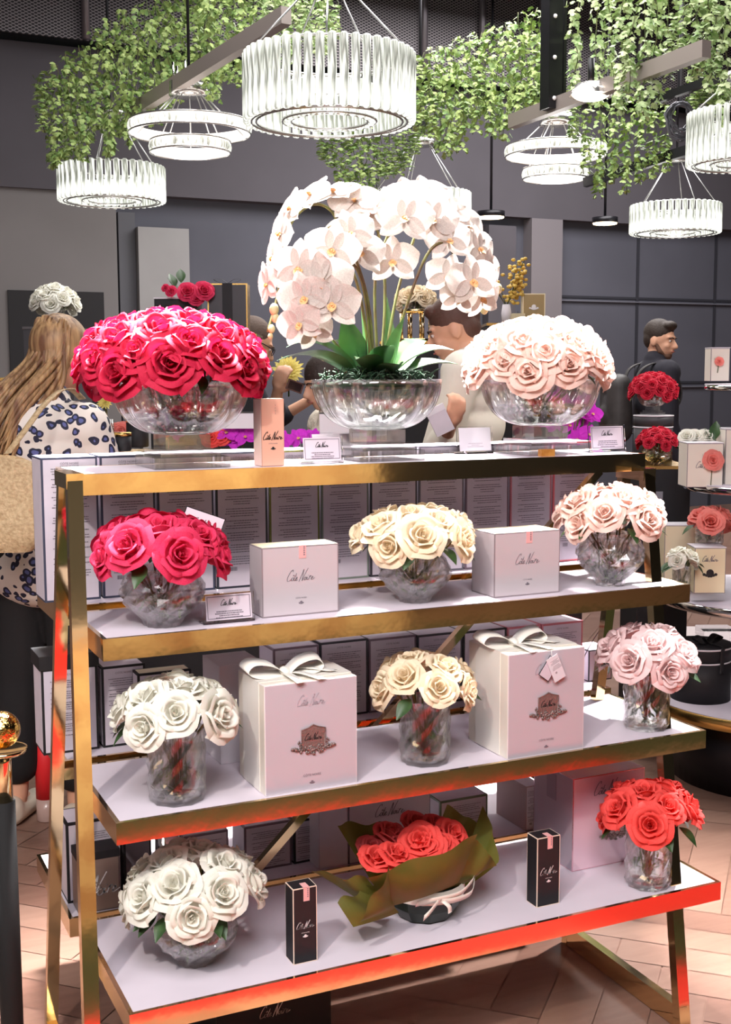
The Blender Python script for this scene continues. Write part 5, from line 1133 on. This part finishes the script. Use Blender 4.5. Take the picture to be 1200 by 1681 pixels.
# low display right behind the shelf with magenta orchids, red petals and white boxes
t, p = plinth('black display counter directly behind the gold shelf', 178, 560, 742, 4.4, .2)
t, p = plinth('black display counter behind the right half of the gold shelf', 590, 960, 735, 4.1, .2)
def cluster(lab, px, py, D, n, spread, me, size, seed, cat='flowers', nm='orchid_spray', zoff=0):
    t = thing(nm, lab, cat, onto(px, py, D, .08), -YAW); r = random.Random(seed); sb = MB()
    for i in range(n):
        p_ = Vector((r.uniform(-1, 1)*spread[0], r.uniform(-.4, .4)*spread[0], r.uniform(0, 1)*spread[1]+size*.3)); q = (Vector((p_.x*2, -1.2, p_.z+.4))).to_track_quat('Z', 'Y') @ Quaternion((0, 0, 1), r.uniform(-.6, .6)); put('orchid_flower' if me is OM else 'rose', me, t, p_, q, size); sb.tube([p_, (p_.x*.5, 0, 0)], .002, 5)
    sb.build('stem', stem_g, t); return t
cluster('magenta orchid blooms lying left of the peach carton', 388, 738, 4.4, 7, (.05, .04), OM, .085, 1)
cluster('magenta orchid blooms right of the peach carton', 492, 742, 4.4, 6, (.07, .03), OM, .08, 2)
cluster('tall magenta orchid spray behind the blush rose bowl', 940, 735, 4.1, 22, (.085, .14), OM, .075, 3)
cluster('small red rose heads behind the deep pink rose bowl', 352, 730, 4.4, 4, (.03, .03), roses(coral)[0], .035, 4, nm='rose_spray')
cluster('coral blossoms by the black jars left of the rose bowl', 180, 728, 4.4, 3, (.03, .03), roses(salmon)[0], .035, 5, nm='rose_spray')
chry = MB()
for q in range(70): a = q*2.4; tepal(chry, .5*(.45+q/130), .13, a, 1.25-q*.018, cup=.1)
CH = chry.mesh('chrysanthemum', yellowp)
for (px, py, D, lab, s_) in ((473, 610, 5.85, 'pale yellow chrysanthemum left of the orchid bowl', .135), (172, 660, 4.3, 'small yellow flower beside the deep pink rose bowl', .05)):
    c = on(px, py, D=D); t = thing('yellow_flower', lab, 'flower', c, -YAW); put('flower_head', CH, t, (0, 0, 0), Euler((1.2, 0, 0)), s_*1.3); MB().tube([(0, .02, 0), (0, .03, -.12)], .004, 6).build('stem', stem_g, t)
    if s_ < .1: MB().lathe([(.03, -.2), (.03, -.06)], 16, cap=True).build('vase', glass, t)
for (px, y, D, w_, h_, lab) in ((222, 735, 4.4, .08, .09, 'black candle jar seen left of the rose bowl'), (196, 742, 4.0, .06, .05, 'small black jar with lid near the spotted blouse'), (345, 690, 5.0, .0, .0, '')):
    if not w_: continue
    t = thing('candle_jar', lab, 'jar', onto(px, y, D, .05)); MB().lathe([(w_*.45, 0), (w_*.5, .004), (w_*.5, h_)], 24).build('body', black, t); MB().lathe([(w_*.52, h_), (w_*.52, h_+.012)], 24).build('lid', gold_soft, t)
for (px, y, D, w_, h_, lab) in ((398, 706, 4.3, .16, .055, 'long white box behind the deep pink rose bowl'), (556, 722, 4.2, .14, .085, 'white box left of the orchid bowl foot'), ):
    t = thing('display_box', lab, 'box', onto(px, y, D, .12), -YAW); MB().box((-w_/2, 0, 0), (w_/2, .08, h_)).build('carton_body', card, t); MB().box((-w_/2-.001, -.001, h_), (w_/2+.001, .081, h_+.003)).build('lid', blackm, t)
# ------------------------------------------------------------------ right hand displays
t = thing('hat_box', 'tall round black hat box under the crimson rose bowl', 'hat box', on(1071, 762, D=5.0)); kk = 5.0/F
hb_ = 80*kk; MB().lathe([(.078, 0), (.078, hb_-.04)], 40).build('body', dkgrey, t); MB().lathe([(.08, hb_-.04), (.08, hb_)], 40).build('lid', dkgrey, t); b = MB(); b.lathe([(.0795, hb_-.05), (.0795, hb_-.044)], 40); b.lathe([(.0815, hb_-.003), (.0815, hb_+.001)], 40); b.build('trim', card, t)
c = on(1071, 682, D=5.0); arrangement('rose_bowl', 'footed glass bowl of crimson roses on the tall black hat box', c+Vector((0, 0, .002)), 'bowl', .065, .06, crimson, 34, .104, .085, .05, 41, foot=.035, leaves=2, low=.25, lift=.0, waterf=0)
t, p = plinth('black tiered display stand with two small signs', 1050, 1134, 765, 4.7, .3, black)
for (x, z) in ((-.05, -.06), ):
    pass
c = on(1075, 812, D=4.68); b = MB(); b.box((-.03, -.003, -.022), (.03, 0, .012)); o = b.build('price_sign', mat('dim_sign', (130, 130, 138), .4), None, c); o.rotation_euler = (0, 0, -YAW); tag(o, 'grey sign on the front of the black display stand', 'sign')
c = onto(1088, 765, 4.7, .1); arrangement('rose_vase', 'small round glass vase of crimson flowers on the black stand', c, 'globe', .06, .07, crimson, 20, .085, .07, .045, 43, low=.15, lift=.01, leaves=4, waterf=.4)
def tray(lab, px, y, D, wpx, th_, nm='display_tray', m=chrome):
    c = on(px, y, D=D); R = wpx/2*D/F; t = thing(nm, lab, 'tray', c); MB().lathe([(R*.98, -th_), (R, -th_*.9), (R, -.004)], 56).build('rim', m, t); MB().lathe([(R*.99, -.004), (R*.99, 0)], 56).build('tray_top', laminate, t); return t, c, R
D_ = 4.5
t, c, R = tray('upper mirrored tray of the round stand at the right edge', 1262, 630, D_, 205, .022); MB().lathe([(.02, -.36), (.02, -.02)], 16).build('post', chrome, t)
t, c, R = tray('middle mirrored tray of the round stand at the right edge', 1262, 790, D_, 280, .03); MB().lathe([(.025, -.40), (.025, -.03)], 16).build('post', chrome, t)
t, c, R = tray('lower mirrored tray of the round stand at right edge', 1262, 972, D_, 360, .035); MB().lathe([(.035, -.25), (.03, -.16), (.022, -.03)], 20).build('post', chrome, t)
t, c, R = tray('large round gold rimmed table at the right edge', 1262, 1135, D_+.1, 400, .05, 'display_table', gold_soft); t['category'] = 'table'; MB().lathe([(R*.78, -c.z), (R*.8, -.05)], 56).build('base', blackm, t)
def whitebox(lab, x0, x1, y0, y1, D, dep=.1, sig=True, crest=False, flower=None, m=None):
    p = on((x0+x1)/2, y1, D=D); k = D/F; w_ = (x1-x0)*k; h = (y1-y0)*k; t = thing('gift_box', lab, 'box', p, -YAW); b = MB(); b.box((-w_/2, 0, 0), (w_/2, dep, h), 0); b.box((-w_/2+.002, -.0006, .002), (w_/2-.002, .001, h-.002), 1); b.box((-w_/2-.0006, .002, .002), (-w_/2+.001, dep-.002, h-.002), 1); b.build('carton_body', [ink_grey, m or ivory], t)
    MB().box((-w_/2-.001, -.001, h), (w_/2+.001, dep+.001, h+.003)).build('lid', card, t)
    if sig: put('signature', sig_mesh(w_*.5, ink_grey, .0014), t, (0, -.0014, h*.75 if crest else h*.5))
    if crest: put('crest_mark', CM[ink.name], t, (0, -.0014, h*.45), scale=4.5)
    return t, w_, h
def printed_rose(t, x, z, s_, m):
    e = MB(); r_ = random.Random(2)
    put('rose', roses(m)[0], t, (x, -.006, z), Euler((1.35, 0, 0)), (s_, s_, s_*.5)); put('leaf', LEAF_S, t, (x-s_*.8, -.004, z), Euler((1.4, 0, .9)), s_*14)
    MB().tube([(x, -.003, z-s_*.4), (x-.004, -.003, z-s_*2.6)], .0016, 5).build('stem', stem_g, t)
t, w_, h = whitebox('white box with coral rose on the upper tray at the right edge', 1166, 1197, 572, 626, D_, .08, False); printed_rose(t, -.006, h*.6, .016, salmon)
t, w_, h = whitebox('big white box with coral rose on the middle tray', 1127, 1186, 728, 800, D_-.15, .12, True); printed_rose(t, .025, h*.62, .035, salmon); t['label'] = 'big white box with a large coral rose on the middle tray'
t, w_, h = whitebox('white box with script cut by the right edge on middle tray', 1189, 1240, 705, 800, D_-.12, .12, True)
c = on(1150, 722, D=D_-.05); t = thing('white_rose_spray', 'white rose and green leaves lying on the middle tray box', 'flowers', c, -YAW)
for x in (-.05, -.02, .02): put('rose', roses(whitep)[1], t, (x, -.0, .01), Euler((.9, 0, x*9)), .03)
put('leaf', LEAF_S, t, (.045, -.02, -.0), Euler((1.3, 0, -.4)), 1.4); put('leaf', LEAF_S, t, (.03, -.02, .0), Euler((1.0, .3, .4)), 1.2)
t, w_, h = whitebox('cream box with crest on the lower tray at the right edge', 1139, 1190, 899, 974, D_-.25, .1, True, True, m=cream)
t, w_, h = whitebox('cream box behind the white rose vase on the lower tray', 1089, 1158, 862, 976, D_+.02, .09, False, m=cream)
c = on(1166, 900, D=D_-.18); arrangement('rose_vase', 'low glass vase of salmon roses on the crest box at right edge', c+Vector((.02, .03, .008)), 'cylinder', .05, .06, salmon, 6, .085, .06, .085, 51, low=.1, lift=.02, waterf=0, leaves=1)
c = on(1118, 980, D=D_-.3); arrangement('rose_vase', 'glass vase with white roses and leaves on the lower tray', c, 'cylinder', .032, .11, whitep, 5, .06, .05, .06, 53, low=.2, lift=.015, waterf=.4, leaves=7)
def hat(lab, px, y0, y1, D, wpx, bowm):
    k = D/F; R = wpx*k/2; h = (y1-y0)*k; t = thing('hat_box', lab, 'hat box', on(px, y1, D=D)); MB().lathe([(R*.98, 0), (R*.98, h*.74)], 48).build('body', black, t); MB().lathe([(R, h*.74), (R, h-.003), (R*.97, h)], 48).build('lid', black, t)
    b = MB(); b.lathe([(R*.99, h*.70), (R*.99, h*.725)], 48); b.lathe([(R*1.01, h*.94), (R*1.01, h*.97)], 48); b.build('trim', card, t); bow_ = MB()
    for s_ in (-1, 1): strip(bow_, [(-.03*s_*0, -R*.3, h), (s_*.03, -R*.3, h+.03), (s_*.06, -R*.3, h+.022), (s_*.03, -R*.28, h+.004), (0, -R*.3, h)], (0, 1, .1), .03)
    strip(bow_, [(0, -R*.3, h+.004), (.0, -R*1.0, h+.002), (0.0, -R*1.03, h-.02), (.0, -R*1.02, h*.55)], (1, 0, 0), .018); bow_.build('bow', bowm, t)
hat('round black hat box with black bow on the table at the right', 1149, 1052, 1146, D_+.02, 98, black)
hat('small round black hat box with white bow behind the pale pink roses', 1080, 1022, 1062, D_+.95, 62, satin)
t, p = plinth('low pale plinth under the small hat box', 1040, 1125, 1062, D_+.95, .3, mat('pale_plinth', (190, 176, 176), .5), trim=mat('pale_plinth', (190, 176, 176), .5))
t = thing('glass_dome', 'clear glass box standing behind the black hat box', 'glass box', on(1175, 1050, D=D_+.7), -YAW); MB().box((-.07, -.07, -.02), (.07, .07, .05)).build('glass_case', acrylic, t)
t, p = plinth('white low plinth behind the hat boxes', 1130, 1240, 1052, D_+.75, .3, mat('pale_plinth', (190, 176, 176), .5), trim=mat('pale_plinth', (190, 176, 176), .5))
# ------------------------------------------------------------------ left foreground stand with a gold ball
c = on(3, 1232, D=2.2); t = thing('ball_stand', 'hammered gold ball on a gold plate and post over a black column', 'stand', (c.x, c.y, 0)); z = c.z
b = MB(); R = .034; b.ell((0, 0, z+R+.004), (R, R, R), n=32, k=24); o = b.build('gold_ball', mat('hammered_gold', (226, 184, 104), .12, 1, bump=1.0, bscale=45), t)
MB().lathe([(.01, z-.006), (.042, z-.004), (.045, z+.004), (.042, z+.003), (.01, z)], 40).build('plate', gold, t)
MB().lathe([(.017, on(0, 1322, D=2.2).z), (.016, z-.02), (.019, z-.006)], 24).build('post', gold, t); MB().lathe([(.0205, 0), (.0205, on(0, 1318, D=2.2).z)], 24).build('column', mat('matt_black', (9, 9, 10), .8), t)
t = thing('red_stand', 'red cylinder on a clear base standing on the floor by the woman', 'stand', on(78, 1345, Z=0)); D2 = (t.location-CAM).dot(fw); k = D2/F
MB().lathe([(17*k, 38*k), (17*k, 150*k)], 32).build('red_cylinder', mat('bright_red', (236, 44, 50), .5), t); MB().lathe([(16*k, 0), (17*k, .004), (17*k, 38*k)], 32).build('clear_base', mat('smoky_base', (190, 160, 150), .2), t)

t, p = plinth('low counter with a gold edge behind the blond woman at far left', -60, 44, 620, 5.0, .3, mat('taupe_panel', (150, 130, 116), .6), trim=gold_soft)
